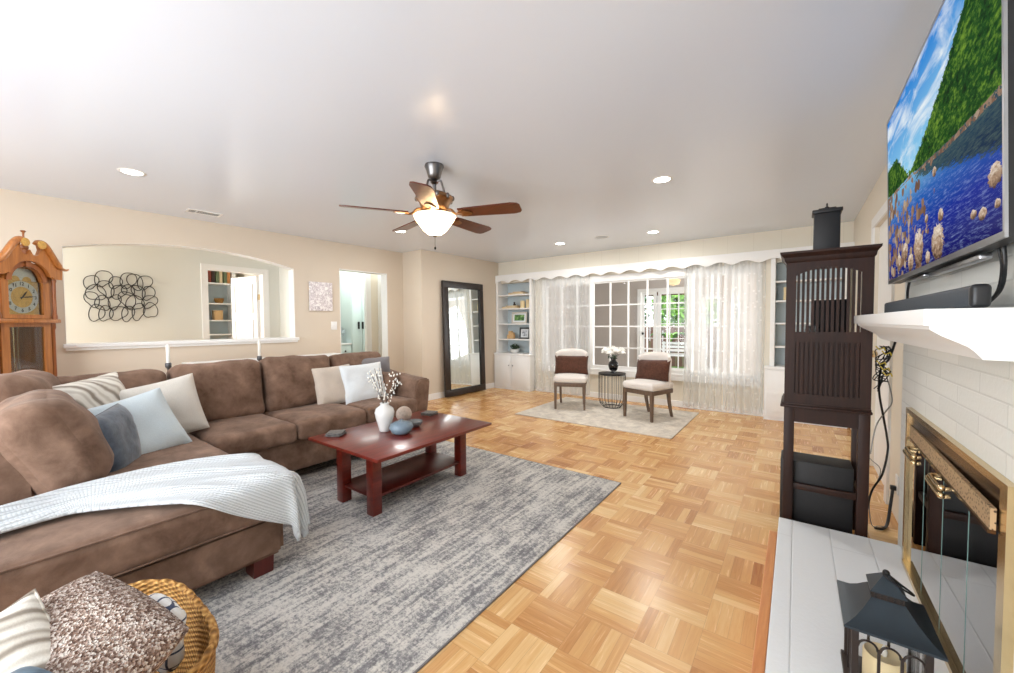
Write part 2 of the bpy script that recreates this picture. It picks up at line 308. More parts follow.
# television picture: mountain lake (UV 0..1)
t = NT('tv_picture'); v = t.co('UV'); u, vv, _ = t.xyz(v)
nz = t.noise(v, 9, 5, 0.65); nzf = t.noise(v, 46, 4, 0.7)
cl = t.noise(t.map(v, (2.2, 5.0, 1), (0, 0, 0), (0, 0, 0.7)), 1.8, 5, 0.6, 0.5)
sky = t.mix(t.ramp(cl, [(0.45, (0, 0, 0, 1)), (0.66, (1, 1, 1, 1))]), t.ramp(vv, [(0.5, hexc(150, 214, 244)), (1.0, hexc(30, 130, 216))]), hexc(240, 248, 252))
def pw(xs, ys):
    c = t.n('FloatCurve'); cv = c.mapping.curves[0]
    pts = list(zip(xs, ys)); cv.points[0].location = pts[0]; cv.points[1].location = pts[-1]
    for a in pts[1:-1]: cv.points.new(*a)
    for p_ in cv.points: p_.handle_type = 'VECTOR'
    c.mapping.update(); t.set(c.inputs['Value'], u); return c.outputs[0]
hill = t.M('ADD', pw([0, .15, .31, .35, .5, .67, .89, 1.0], [.70, .70, .53, .52, .60, .72, .92, 1.0]), t.M('MULTIPLY', t.M('SUBTRACT', nzf, 0.5), 0.10))
shore = t.M('ADD', pw([0, .33, .5, .67, 1.0], [.53, .50, .475, .45, .42]), t.M('MULTIPLY', t.M('SUBTRACT', nz, 0.5), 0.04))
trees = t.ramp(t.M('ADD', t.M('MULTIPLY', nzf, 0.6), t.M('MULTIPLY', nz, 0.4)), [(0.38, hexc(6, 24, 10)), (0.5, hexc(28, 78, 24)), (0.64, hexc(122, 160, 50))])
wn = t.noise(t.map(v, (14, 60, 1)), 1.6, 5, 0.8)
water = t.mix(t.ramp(wn, [(0.5, (0, 0, 0, 1)), (0.9, (1, 1, 1, 1))]), t.ramp(vv, [(0.0, hexc(30, 28, 96)), (0.18, hexc(28, 46, 150)), (0.34, hexc(36, 96, 180)), (0.5, hexc(120, 186, 222))]), hexc(176, 196, 240))
refl = t.M('MULTIPLY', t.M('GREATER_THAN', t.M('ADD', u, t.M('MULTIPLY', t.M('SUBTRACT', wn, 0.5), 0.3)), 0.42), t.M('GREATER_THAN', t.M('ADD', vv, t.M('MULTIPLY', t.M('SUBTRACT', wn, 0.5), 0.16)), t.M('SUBTRACT', 0.42, t.M('MULTIPLY', t.M('SUBTRACT', u, 0.5), 0.36))))
water = t.mix(t.M('MULTIPLY', refl, 0.85), water, t.ramp(wn, [(0.4, hexc(10, 24, 16)), (0.65, hexc(66, 84, 44))]))
rv = t.vor(t.map(v, (34, 20, 1)), 1.0); rc = t.vor(t.map(v, (34, 20, 1)), 1.0, 'F1', 'Color')
sc_ = t.n('SeparateColor'); t.set(sc_.inputs[0], rc)
dens = t.M('SUBTRACT', 1.15, t.M('MULTIPLY', t.M('ADD', u, t.M('MULTIPLY', t.M('SUBTRACT', nz, .5), 0.6)), 2.4))
rock = t.M('MULTIPLY', t.M('LESS_THAN', rv, 0.58), t.M('GREATER_THAN', t.M('ADD', dens, 0.22), sc_.outputs[1]))
rockc = t.mix(nzf, t.ramp(sc_.outputs[0], [(0.0, hexc(96, 66, 48)), (0.5, hexc(168, 132, 104)), (1.0, hexc(224, 206, 182))]), hexc(120, 92, 76))
water = t.mix(rock, water, rockc)
bank = t.M('LESS_THAN', t.M('ABSOLUTE', t.M('SUBTRACT', vv, t.M('ADD', shore, -0.012))), t.M('MULTIPLY', u, 0.014))
pic = t.mix(t.M('LESS_THAN', vv, hill), sky, trees)
pic = t.mix(t.M('LESS_THAN', vv, shore), pic, water)
pic = t.mix(t.M('MULTIPLY', bank, t.M('GREATER_THAN', nzf, 0.47)), pic, rockc)
for (cx_, cy_, rx, ry) in ((.435, .10, .050, .085), (.62, .075, .050, .075), (.53, .03, .022, .03), (.27, .12, .035, .05), (.34, .05, .035, .045), (.963, .18, .03, .036), (.907, .085, .02, .02), (.647, .18, .022, .026), (.974, .09, .014, .014), (.597, .384, .018, .02), (.86, .10, .016, .016), (.18, .08, .03, .05), (.52, .21, .016, .02)):
    dx = t.M('DIVIDE', t.M('SUBTRACT', u, cx_), rx); dy = t.M('DIVIDE', t.M('SUBTRACT', vv, cy_), ry)
    dd = t.M('ADD', t.M('ADD', t.M('MULTIPLY', dx, dx), t.M('MULTIPLY', dy, dy)), t.M('MULTIPLY', t.M('SUBTRACT', nzf, .5), 2.6))
    pic = t.mix(t.M('LESS_THAN', dd, 1.0), pic, t.ramp(t.M('ADD', t.M('MULTIPLY', dy, 0.22), nzf), [(0.25, hexc(84, 62, 50)), (0.5, hexc(176, 146, 120)), (0.72, hexc(236, 222, 204))]))
e = t.n('Emission'); t.set(e.inputs[0], pic); e.inputs[1].default_value = 0.95
g = t.n('BsdfGlossy'); g.inputs[1].default_value = 0.15; mx = t.n('MixShader'); mx.inputs[0].default_value = 0.03
t.t.links.new(e.outputs[0], mx.inputs[1]); t.t.links.new(g.outputs[0], mx.inputs[2]); t.t.links.new(mx.outputs[0], t.out.inputs[0]); M['tv_picture'] = t.m

# ------------------------------------------------------------------ geometry helpers
MAT = {}
def bmn(): return bmesh.new()
def box(bm, x0, x1, y0, y1, z0, z1, bev=0.0, seg=2):
    vs = [bm.verts.new((x, y, z)) for x in (x0, x1) for y in (y0, y1) for z in (z0, z1)]
    fs = [(0, 1, 3, 2), (4, 6, 7, 5), (0, 4, 5, 1), (2, 3, 7, 6), (0, 2, 6, 4), (1, 5, 7, 3)]
    nf = [bm.faces.new([vs[i] for i in f]) for f in fs]
    if bev > 0:
        es = list({e for f in nf for e in f.edges})
        bmesh.ops.bevel(bm, geom=es, offset=bev, segments=seg, affect='EDGES', profile=0.5)
    return bm
def prism(bm, poly, axis, a0, a1):
    """poly: 2-D points; axis: 'X','Y','Z' extrusion axis. X:(y,z) Y:(x,z) Z:(x,y)"""
    def P(p, a): return {'X': (a, p[0], p[1]), 'Y': (p[0], a, p[1]), 'Z': (p[0], p[1], a)}[axis]
    A = [bm.verts.new(P(p, a0)) for p in poly]; B = [bm.verts.new(P(p, a1)) for p in poly]
    bm.faces.new(A); bm.faces.new(B[::-1]); n = len(poly)
    for i in range(n): bm.faces.new((A[i], B[i], B[(i + 1) % n], A[(i + 1) % n]))
    return bm
def lathe(bm, prof, c=(0, 0, 0), seg=24, cap=True):
    rings = []
    for r, z in prof:
        if r < 1e-5: rings.append([bm.verts.new((c[0], c[1], c[2] + z))])
        else: rings.append([bm.verts.new((c[0] + r * math.cos(2 * PI * i / seg), c[1] + r * math.sin(2 * PI * i / seg), c[2] + z)) for i in range(seg)])
    for a, b in zip(rings, rings[1:]):
        for i in range(seg):
            j = (i + 1) % seg
            if len(a) == 1 and len(b) == 1: continue
            if len(a) == 1: bm.faces.new((a[0], b[i], b[j]))
            elif len(b) == 1: bm.faces.new((a[i], b[0], a[j]))
            else: bm.faces.new((a[i], b[i], b[j], a[j]))
    if cap:
        if len(rings[0]) > 1: bm.faces.new(rings[0])
        if len(rings[-1]) > 1: bm.faces.new(rings[-1])
    return bm
def tube(bm, pts, r, seg=8, closed=False, cap=True):
    pts = [Vector(p) for p in pts]; n = len(pts); rings = []
    rr = r if isinstance(r, (list, tuple)) else [r] * n
    up = None
    for i, p in enumerate(pts):
        if closed: d = (pts[(i + 1) % n] - pts[i - 1])
        else: d = (pts[min(i + 1, n - 1)] - pts[max(i - 1, 0)])
        d.normalize()
        if up is None:
            up = d.orthogonal().normalized()
        else:
            up = (up - d * up.dot(d))
            up = up.normalized() if up.length > 1e-6 else d.orthogonal().normalized()
        s = d.cross(up)
        rings.append([bm.verts.new(p + (up * math.cos(2 * PI * k / seg) + s * math.sin(2 * PI * k / seg)) * rr[i]) for k in range(seg)])
    for i in range(n if closed else n - 1):
        a, b = rings[i], rings[(i + 1) % n]
        for k in range(seg): bm.faces.new((a[k], a[(k + 1) % seg], b[(k + 1) % seg], b[k]))
    if cap and not closed: bm.faces.new(rings[0]); bm.faces.new(rings[-1][::-1])
    return bm
def smooth_path(pts, k=6):
    pts = [Vector(p) for p in pts]; out = []
    n = len(pts)
    for i in range(n - 1):
        p0, p1, p2, p3 = pts[max(i - 1, 0)], pts[i], pts[i + 1], pts[min(i + 2, n - 1)]
        for j in range(k):
            s = j / k
            out.append(0.5 * ((2 * p1) + (p2 - p0) * s + (2 * p0 - 5 * p1 + 4 * p2 - p3) * s * s + (3 * p1 - p0 - 3 * p2 + p3) * s ** 3))
    out.append(pts[-1]); return out
def ball(bm, c, rx, ry=None, rz=None, u=16, v=10):
    m = Matrix.Translation(c) @ Matrix.Diagonal((rx, ry or rx, rz or rx, 1))
    bmesh.ops.create_uvsphere(bm, u_segments=u, v_segments=v, radius=1.0, matrix=m); return bm
def cushion(bm, sx, sy, sz, r=0.05, puff=0.02, nz=0.006, n=14, seed=0, mat=None, side=0.0):
    """rounded, puffed box centred on origin; z is the puffed direction"""
    hx, hy, hz = sx / 2, sy / 2, sz / 2
    t2 = bmesh.new()
    bmesh.ops.create_cube(t2, size=2.0)
    bmesh.ops.subdivide_edges(t2, edges=t2.edges[:], cuts=n, use_grid_fill=True)
    so = Vector((seed * 3.7, seed * 1.3, seed * 2.1))
    for v in t2.verts:
        # spread points towards edges
        q = Vector([math.sin(c * PI / 2) if abs(c) < 1 else c for c in v.co])
        u_, v_, w_ = q
        p = Vector((q.x * hx, q.y * hy, q.z * hz))
        inn = Vector((max(-hx + r, min(hx - r, p.x)), max(-hy + r, min(hy - r, p.y)), max(-hz + min(r, hz * .95), min(hz - min(r, hz * .95), p.z))))
        d = p - inn
        if d.length > 1e-6: p = inn + d.normalized() * min(r, max(d.length, r) if d.length > r * .5 else d.length)
        p.z += (1 if w_ > 0 else -1) * abs(w_) * puff * (1 - u_ ** 2) * (1 - v_ ** 2)
        p.y += v_ * abs(v_) * side * (1 - u_ ** 2) * (1 - w_ ** 2)
        p.x += u_ * abs(u_) * side * (1 - v_ ** 2) * (1 - w_ ** 2)
        if nz:
            k = noise.noise(p * 5 + so) * nz + noise.noise(Vector((p.x * 14, p.y * 6, p.z * 10)) + so) * nz * 0.5
            p += d.normalized() * k if d.length > 1e-6 else Vector((0, 0, k))
        v.co = p
    if mat is not None: t2.transform(mat)
    me = bpy.data.meshes.new('tmp'); t2.to_mesh(me); t2.free(); bm.from_mesh(me); bpy.data.meshes.remove(me)
    return bm
def pillow(bm, w, h, th, n=26, seed=0, nz=0.008, pinch=0.08, mat=None):
    so = Vector((seed * 2.7, seed * 5.1, seed)); V = {}
    for side in (1, -1):
        for i in range(n + 1):
            for j in range(n + 1):
                u = -math.cos(PI * i / n); v = -math.cos(PI * j / n)
                edge = i in (0, n) or j in (0, n)
                if edge and side == -1: V[(side, i, j)] = V[(1, i, j)]; continue
                x = w / 2 * u * (1 - pinch * (1 - v * v)); y = h / 2 * v * (1 - pinch * (1 - u * u))
                z = th / 2 * ((1 - u ** 4) * (1 - v ** 4)) ** 0.55
                k = noise.noise(Vector((x * 7, y * 7, side * 2)) + so) * nz + noise.noise(Vector((x * 22, y * 22, side)) + so) * nz * .35
                if not edge: z += k * 1.5
                V[(side, i, j)] = t_ = bm.verts.new((x, y, side * z))
                if mat is not None: t_.co = mat @ t_.co
    for side in (1, -1):
        for i in range(n):
            for j in range(n):
                q = [V[(side, i, j)], V[(side, i + 1, j)], V[(side, i + 1, j + 1)], V[(side, i, j + 1)]]
                if len(set(q)) == 4: bm.faces.new(q if side == 1 else q[::-1])
    return bm
def frame_mat(center, normal, up=(0, 0, 1), roll=0.0):
    z = Vector(normal).normalized(); y = Vector(up); y = (y - z * y.dot(z)).normalized(); x = y.cross(z)
    m = Matrix((( x.x, y.x, z.x, 0), (x.y, y.y, z.y, 0), (x.z, y.z, z.z, 0), (0, 0, 0, 1)))
    return Matrix.Translation(center) @ m @ Matrix.Rotation(roll, 4, 'Z')
def textbm(bm, s, size, mat, depth=0.001):
    cu = bpy.data.curves.new('t', 'FONT'); cu.body = s; cu.size = size; cu.align_x = 'CENTER'; cu.align_y = 'CENTER'; cu.extrude = depth; cu.offset = size * 0.015
    o = bpy.data.objects.new('t', cu); COL.objects.link(o); bpy.context.view_layer.update()
    me = bpy.data.meshes.new_from_object(o.evaluated_get(bpy.context.evaluated_depsgraph_get()))
    me.transform(mat); bm.from_mesh(me); bpy.data.objects.remove(o); bpy.data.curves.remove(cu); bpy.data.meshes.remove(me); return bm

RM = {}
def rootm(o):
    while o.parent: o = o.parent
    return RM.get(o.name, Matrix.Identity(4))
def finish(name, bm, mat, smooth=None):
    bmesh.ops.recalc_face_normals(bm, faces=bm.faces[:])
    me = bpy.data.meshes.new(name); bm.to_mesh(me); bm.free()
    for m_ in (mat if isinstance(mat, (list, tuple)) else [mat]): me.materials.append(M[m_] if isinstance(m_, str) else m_)
    if smooth is not None:
        me.polygons.foreach_set('use_smooth', [True] * len(me.polygons))
        if smooth < 180: me.set_sharp_from_angle(angle=math.radians(smooth))
    return me
def part(name, bm, mat, parent, smooth=40, label=None, world=False):
    if world: bm.transform(rootm(parent).inverted())
    o = bpy.data.objects.new(name, finish(name, bm, mat, smooth)); COL.objects.link(o); o.parent = parent
    if label: o['label'] = label
    return o
def thing(name, label, cat, loc=(0, 0, 0), rz=0.0, group=None):
    o = bpy.data.objects.new(name, None); COL.objects.link(o); o.empty_display_size = 0.1
    o.location = loc; o.rotation_euler = (0, 0, rz); o['label'] = label; o['category'] = cat
    if group: o['group'] = group
    RM[o.name] = Matrix.Translation(loc) @ Matrix.Rotation(rz, 4, 'Z'); return o
def solo(name, bm, mat, label, cat, loc=(0, 0, 0), rz=0.0, group=None, smooth=40, world=False):
    mw = Matrix.Translation(loc) @ Matrix.Rotation(rz, 4, 'Z')
    if world: bm.transform(mw.inverted())
    o = bpy.data.objects.new(name, finish(name, bm, mat, smooth)); COL.objects.link(o)
    o.location = loc; o.rotation_euler = (0, 0, rz); RM[o.name] = mw
    o['label'] = label; o['category'] = cat
    if group: o['group'] = group
    return o
def struct(name, bm, mat, parent=None, smooth=None, loc=(0, 0, 0)):
    bm.transform(Matrix.Translation(loc).inverted())
    o = bpy.data.objects.new(name, finish(name, bm, mat, smooth)); COL.objects.link(o); o.location = loc
    if parent: o.parent = parent
    else: o['kind'] = 'structure'
    return o
def dup(root, loc, rz=0.0, label=None, group=None):
    r = root.copy(); COL.objects.link(r); r.location = loc; r.rotation_euler = (0, 0, rz)
    if label: r['label'] = label
    if group: r['group'] = group
    RM[r.name] = Matrix.Translation(loc) @ Matrix.Rotation(rz, 4, 'Z')
    for ch in list(root.children):
        c = ch.copy(); COL.objects.link(c); c.parent = r
        for g_ in ch.children:
            d_ = g_.copy(); COL.objects.link(d_); d_.parent = c
    return r
# ================================================================== SETTING
WA = -math.atan(0.053)                       # the long left wall runs 3 degrees off the far wall's normal
WM = Matrix.Translation((-5.56, 0, 0)) @ Matrix.Rotation(WA, 4, 'Z')
def wl(bm): bm.transform(WM); return bm
H = 2.44
struct('floor', box(bmn(), -5.9, 0.9, -2.2, 6.36, -0.1, 0.0), 'floor')
struct('ceiling', box(bmn(), -5.7, 0.9, -2.2, 6.36, H, H + 0.1), 'ceiling')
# left wall with arched pass-through and hall doorway (local x into the room, y along the wall)
bm = bmn()
S0, S1, D0, D1 = 0.553, 2.612, 3.24, 4.045
box(bm, -0.15, 0, -2.1, S0, 0, H); box(bm, -0.15, 0, S1, D0, 0, H); box(bm, -0.15, 0, D1, 4.35, 0, H)
box(bm, -0.15, 0, S0, S1, 0, 1.045); box(bm, -0.15, 0, D0, D1, 2.066, H)
pts = []; n = 28
for i in range(n + 1):
    s = S0 + (S1 - S0) * i / n; q = (s - (S0 + S1) / 2) / ((S1 - S0) / 2)
    pts.append((s, 1.998 + 0.135 * max(0, 1 - q * q)))
prism(bm, pts + [(S1, H), (S0, H)], 'X', -0.15, 0)
struct('wall_left', wl(bm), 'wall_tan')
# white reveals and ledge of the pass-through
bm = bmn(); box(bm, -0.19, 0.045, S0 - 0.02, S1 + 0.035, 1.045, 1.085, 0.008); box(bm, 0.0, 0.025, S0 - 0.005, S1 + 0.02, 1.02, 1.045, 0.004)
struct('trim_1', wl(bm), 'trim')
bm = bmn(); box(bm, -0.152, -0.004, S1 - 0.010, S1 + 0.001, 1.085, 1.99); box(bm, -0.152, -0.004, S0 - 0.001, S0 + 0.004, 1.085, 1.99)
A = [(a, b - 0.003) for a, b in pts]; prism(bm, A + [(a, b) for a, b in pts[::-1]], 'X', -0.152, -0.004)
struct('trim_2', wl(bm), 'trim')
bm = bmn(); box(bm, -0.152, -0.003, D1 - 0.012, D1 + 0.001, 0, 2.066); box(bm, -0.152, -0.003, D0 - 0.001, D0 + 0.012, 0, 2.066); box(bm, -0.152, -0.003, D0, D1, 2.054, 2.067)
struct('trim_3', wl(bm), 'trim')
# projecting corner block the mirror leans on
struct('wall_corner', wl(box(bmn(), -0.15, 0.48, 4.35, 6.42, 0, H)), 'wall_tan')
bm = bmn(); box(bm, 0, 0.015, 4.1, 4.35, 0, 0.10, 0.003); box(bm, 0.0, 0.495, 4.335, 4.35, 0, 0.10, 0.003); box(bm, 0.48, 0.495, 4.335, 6.1, 0, 0.10, 0.003)
box(bm, 0, 0.015, 2.6, 3.24, 0, 0.10, 0.003); box(bm, 0, 0.015, -2.0, 2.6, 0, 0.10, 0.003)
struct('baseboard_left', wl(bm), 'trim')
# far wall
YW = 6.22
bm = bmn()
box(bm, -4.95, 0.9, YW, YW + 0.13, 2.03, H)
box(bm, -4.95, -4.74, YW, YW + 0.13, 0, 2.03); box(bm, -3.90, -3.72, YW, YW + 0.13, 0, 2.03)
box(bm, -3.72, -0.40, YW, YW + 0.13, 0, 0.50); box(bm, -0.40, -0.27, YW, YW + 0.13, 0, 2.03)
box(bm, 0.49, 0.9, YW, YW + 0.13, 0, 2.03)
struct('wall_far', bm, 'panel')
bm = bmn(); box(bm, -3.88, -0.33, YW - 0.015, YW, 0, 0.09, 0.003); struct('baseboard_far', bm, 'trim')
# scalloped valance board across the whole wall
def scallop(x0, x1, zt, zb, pitch, amp):
    k = max(1, round((x1 - x0) / pitch)); P = (x1 - x0) / k; pts = [(x0, zt)]
    for i in range(k * 12 + 1):
        x = x0 + P * i / 12; pts.append((x, zb + amp * (0.5 - 0.5 * math.cos(2 * PI * i / 12)) ** 0.7))
    pts.append((x1, zt)); return pts
bm = bmn(); prism(bm, scallop(-4.74, 0.53, 2.165, 2.025, 0.31, 0.045), 'Y', 6.105, 6.12)
box(bm, -4.74, 0.53, 6.105, 6.22, 2.165, 2.178)
struct('trim_4', bm, 'trim')
# window to the sunroom
bm = bmn()
def wbars(xs, zs, t=0.022, y0=6.235, y1=6.265):
    for x in xs: box(bm, x - t / 2, x + t / 2, y0, y1, 0.50, 1.95)
    for z in zs: box(bm, -3.72, -0.42, y0 + 0.003, y1 - 0.003, z - t / 2, z + t / 2)
wbars([-3.66 + 0.298 * i for i in range(12) if i not in ()], [0.53, 0.848, 1.196, 1.545, 1.918])
for x in (-2.795, -1.255): box(bm, x - 0.035, x + 0.035, 6.22, 6.29, 0.5, 1.98)
box(bm, -3.74, -3.69, 6.21, 6.30, 0.5, 2.03); box(bm, -0.43, -0.38, 6.21, 6.30, 0.5, 2.03)
box(bm, -3.69, -0.43, 6.212, 6.298, 1.93, 2.03); box(bm, -3.69, -0.43, 6.212, 6.298, 0.49, 0.545)
box(bm, -3.80, -0.36, 6.19, 6.33, 0.455, 0.49, 0.006); box(bm, -3.78, -0.38, 6.19, 6.22, 0.39, 0.455, 0.004)
win = struct('window_1', bm, 'trim')
def pane(x0, x1, y, z0, z1):
    bm = bmn(); bm.faces.new([bm.verts.new(p) for p in ((x0, y, z0), (x1, y, z0), (x1, y, z1), (x0, y, z1))]); return bm
struct('window_glass', pane(-3.70, -0.42, 6.25, 0.52, 1.95), 'glass', win)
# right wall, chimney breast with firebox opening
bm = bmn(); box(bm, 0.53, 0.9, 2.87, 3.78, 0, H); box(bm, 0.53, 0.9, 4.62, 6.36, 0, H); box(bm, 0.53, 0.9, 3.78, 4.62, 2.06, H); box(bm, 0.53, 0.9, -2.2, -0.4, 0, H)
struct('wall_right', bm, 'wall_cream')
bm = bmn(); FX = 0.45
box(bm, FX, 0.9, 2.60, 2.87, 0, H); box(bm, FX, 0.9, -0.4, 1.59, 0, H); box(bm, FX, 0.9, 1.59, 2.60, 0.815, H); box(bm, FX, 0.9, 1.59, 2.60, 0, 0.10)
struct('wall_chimney', bm, 'brick_white')
bm = bmn(); box(bm, 0.88, 0.9, 1.59, 2.60, 0.10, 0.815); box(bm, 0.52, 0.88, 1.59, 1.62, 0.10, 0.815); box(bm, 0.52, 0.88, 2.57, 2.60, 0.10, 0.815); box(bm, 0.52, 0.88, 1.62, 2.57, 0.10, 0.115); box(bm, 0.52, 0.88, 1.62, 2.57, 0.80, 0.815)
struct('trim_firebox', bm, 'fire_brick')
bm = bmn(); box(bm, 0.515, 0.53, 3.70, 3.78, 0, 2.06); box(bm, 0.515, 0.53, 4.62, 4.70, 0, 2.06); box(bm, 0.515, 0.53, 3.70, 4.70, 2.06, 2.14, 0.003)
struct('trim_5', bm, 'trim')
d = struct('door_1', box(bmn(), 0.56, 0.60, 3.78, 4.62, 0.0, 2.06), 'trim')
struct('door_handle', ball(bmn(), (0.53, 4.55, 0.98), 0.03), 'brass', d, 60)
bm = bmn(); box(bm, -0.066, FX, -0.2, 2.82, 0, 0.10, 0.004); struct('trim_hearth', bm, 'brick_hearth')
bm = bmn(); box(bm, -0.104, -0.067, -0.2, 2.62, 0, 0.096, 0.004); struct('trim_hearth_border', bm, 'hearth_wood')
# unseen back wall; its window opening is added to carry the fill lamps
bm = bmn(); box(bm, -5.8, -4.9, -2.2, -2.0, 0, H); box(bm, -0.3, 0.9, -2.2, -2.0, 0, H); box(bm, -4.9, -0.3, -2.2, -2.0, 0, 0.45); box(bm, -4.9, -0.3, -2.2, -2.0, 2.25, H)
struct('wall_back', bm, 'wall_tan')
bm = bmn()
for x in (-4.9, -3.4, -1.84, -0.36): box(bm, x, x + 0.06, -2.12, -2.06, 0.45, 2.25)
box(bm, -4.9, -0.3, -2.12, -2.06, 0.45, 0.51); box(bm, -4.9, -0.3, -2.12, -2.06, 2.19, 2.25); struct('window_back_added', bm, 'trim')  # window frame added around the back lamps, never in view

# ---- dining room behind the pass-through
X1 = -7.0
bm = bmn(); box(bm, X1 - 0.12, X1, -1.5, 2.10, 0, 2.44); box(bm, X1 - 0.12, X1, 2.88, 3.3, 0, 2.44); box(bm, X1 - 0.12, X1, 2.10, 2.88, 2.09, 2.44)
struct('wall_dining', bm, 'wall_dining')
bm = bmn(); box(bm, X1, -5.58, 3.12, 3.22, 0, 2.44); box(bm, X1, -5.72, -1.6, -1.5, 0, 2.44); struct('wall_dining_side', bm, 'wall_dining')
bm = bmn(); box(bm, -10.2, -5.72, -1.6, 8.2, 2.44, 2.5); struct('ceiling_dining', bm, 'wall_white')
bm = bmn(); box(bm, -10.2, -5.56, -1.6, 8.2, -0.1, -0.001); struct('floor_dining', bm, 'floor')
bm = bmn(); box(bm, X1 - 0.13, X1 + 0.02, 2.04, 2.12, 0, 2.07); box(bm, X1 - 0.13, X1 + 0.02, 2.86, 2.95, 0, 2.07); box(bm, X1 - 0.13, X1 + 0.02, 2.04, 2.95, 2.07, 2.15)
struct('trim_6', bm, 'trim')
# white two-panel door standing open into the shelf room
bm = bmn(); box(bm, -0.70, 0, -0.04, 0, 0.01, 2.05)
for z0, z1 in ((0.2, 1.33), (1.45, 1.92)):
    for zz in ((z0, z0 + 0.012), (z1 - 0.012, z1)): box(bm, -0.6, -0.10, -0.052, -0.04, zz[0], zz[1])
    for xx in (-0.6, -0.112): box(bm, xx, xx + 0.012, -0.052, -0.04, z0, z1)
bm.transform(Matrix.Translation((X1 - 0.13, 2.86, 0)) @ Matrix.Rotation(math.radians(10), 4, 'Z'))
d = struct('door_2', bm, 'trim')
bm = bmn(); box(bm, X1 - 0.135, X1 - 0.10, 2.835, 2.862, 1.66, 1.75); struct('hinge', bm, 'brass', d)
bm = bmn(); box(bm, -8.7, -8.6, 1.0, 4.2, 0, 2.44); box(bm, -8.6, X1 - .12, 3.1, 3.2, 0, 2.44); struct('wall_shelf_room', bm, 'wall_cream')
# ---- kitchen behind the doorway
bm = bmn(); box(bm, -7.6, -7.5, 3.25, 6.4, 0, 2.44); box(bm, -7.5, -5.72, 5.02, 5.12, 0, 2.44); struct('wall_kitchen', bm, 'wall_white')
bm = bmn(); box(bm, -6.26, -6.20, 4.23, 4.33, 0, 2.2); struct('trim_7', bm, 'trim')
bm = bmn(); box(bm, -6.26, -6.21, 4.33, 4.48, 0, 2.44); struct('wall_pantry', bm, 'wall_cream')
bm = bmn(); box(bm, -6.24, -6.19, 4.48, 5.02, 0, 2.44); struct('trim_9', bm, 'trim')

# ---- sunroom beyond the window
bm = bmn(); box(bm, -5.2, 2.2, 6.36, 10.0, -0.16, -0.06); struct('floor_sunroom', bm, 'paver')
bm = bmn(); box(bm, -5.2, 2.2, 6.36, 10.0, 2.40, 2.44); struct('ceiling_sunroom', bm, 'wall_sun')
bm = bmn(); YS = 9.9
box(bm, -5.2, -5.1, 6.36, 9.9, -0.1, 2.44); box(bm, -5.2, -3.14, YS, YS + .12, -0.1, 2.44); box(bm, -3.14, -0.96, YS, YS + .12, 2.03, 2.44)
box(bm, -1.96, -1.74, YS, YS + .12, -0.1, 2.03); box(bm, -1.74, -0.96, YS, YS + .12, -0.1, 0.15); box(bm, -1.35, -1.16, YS, YS + .12, 0.15, 1.84); box(bm, -1.74, -0.96, YS, YS + .12, 1.84, 2.03)
box(bm, -0.96, 2.2, YS, YS + .12, -0.1, 2.44); box(bm, 2.1, 2.2, 6.36, 9.9, -0.1, 2.44)
box(bm, 0.9, 2.2, 6.36, 6.46, -0.1, 2.44); box(bm, -5.2, -4.98, 6.36, 6.46, -0.1, 2.44)
struct('wall_sunroom', bm, 'wall_sun')
bm = bmn()
for x0, x1 in ((-3.20, -3.12), (-1.98, -1.90)): box(bm, x0, x1, YS - .03, YS + .13, -0.06, 2.0)
box(bm, -3.20, -1.90, YS - .03, YS + .13, 2.0, 2.08)
struct('trim_8', bm, 'trim')
def french(name, x0, x1, cols, rows, z0=-0.04, z1=2.0, kick=0.2):
    bm = bmn(); y0, y1 = YS + 0.03, YS + 0.07
    box(bm, x0, x0 + .07, y0, y1, z0, z1); box(bm, x1 - .07, x1, y0, y1, z0, z1); box(bm, x0 + .07, x1 - .07, y0, y1, z1 - .07, z1); box(bm, x0 + .07, x1 - .07, y0, y1, z0, z0 + kick)
    for i in range(1, cols): x = x0 + .07 + (x1 - x0 - .14) * i / cols; box(bm, x - .01, x + .01, y0 + .002, y1 - .002, z0 + kick, z1 - .07)
    for i in range(1, rows): z = z0 + kick + (z1 - .07 - z0 - kick) * i / rows; box(bm, x0 + .07, x1 - .07, y0 + .004, y1 - .004, z - .01, z + .01)
    d = struct(name, bm, 'trim'); struct('door_pane', pane(x0 + .06, x1 - .06, y0 + .02, z0 + kick - .01, z1 - .06), 'glass', d); return d
d = french('door_3', -3.12, -2.76, 1, 5); struct('door_handle', ball(bmn(), (-3.07, YS, 0.98), 0.03), 'black', d, 60)
french('door_4', -2.72, -1.98, 3, 5)
french('window_3', -1.74, -1.35, 2, 5, 0.15, 1.84, 0.06); french('window_4', -1.16, -0.96, 1, 5, 0.15, 1.84, 0.06)

# ---- garden
bm = bmn(); box(bm, -12, 8, 10.0, 12.4, -0.2, -0.10); struct('floor_patio', bm, 'paver')
bm = bmn(); box(bm, -16, 12, 12.4, 30, -0.25, -0.12); struct('floor_lawn', bm, 'grass')
bm = bmn(); box(bm, -3.6, 0.2, 10.75, 10.9, 1.96, 2.2); box(bm, -3.6, 0.2, 10.0, 10.9, 2.2, 2.24); struct('trim_patio_beam', bm, 'fence')
bm = bmn(); box(bm, -3.04, -2.90, 10.75, 10.87, -0.1, 1.96); struct('trim_patio_post', bm, 'trim')

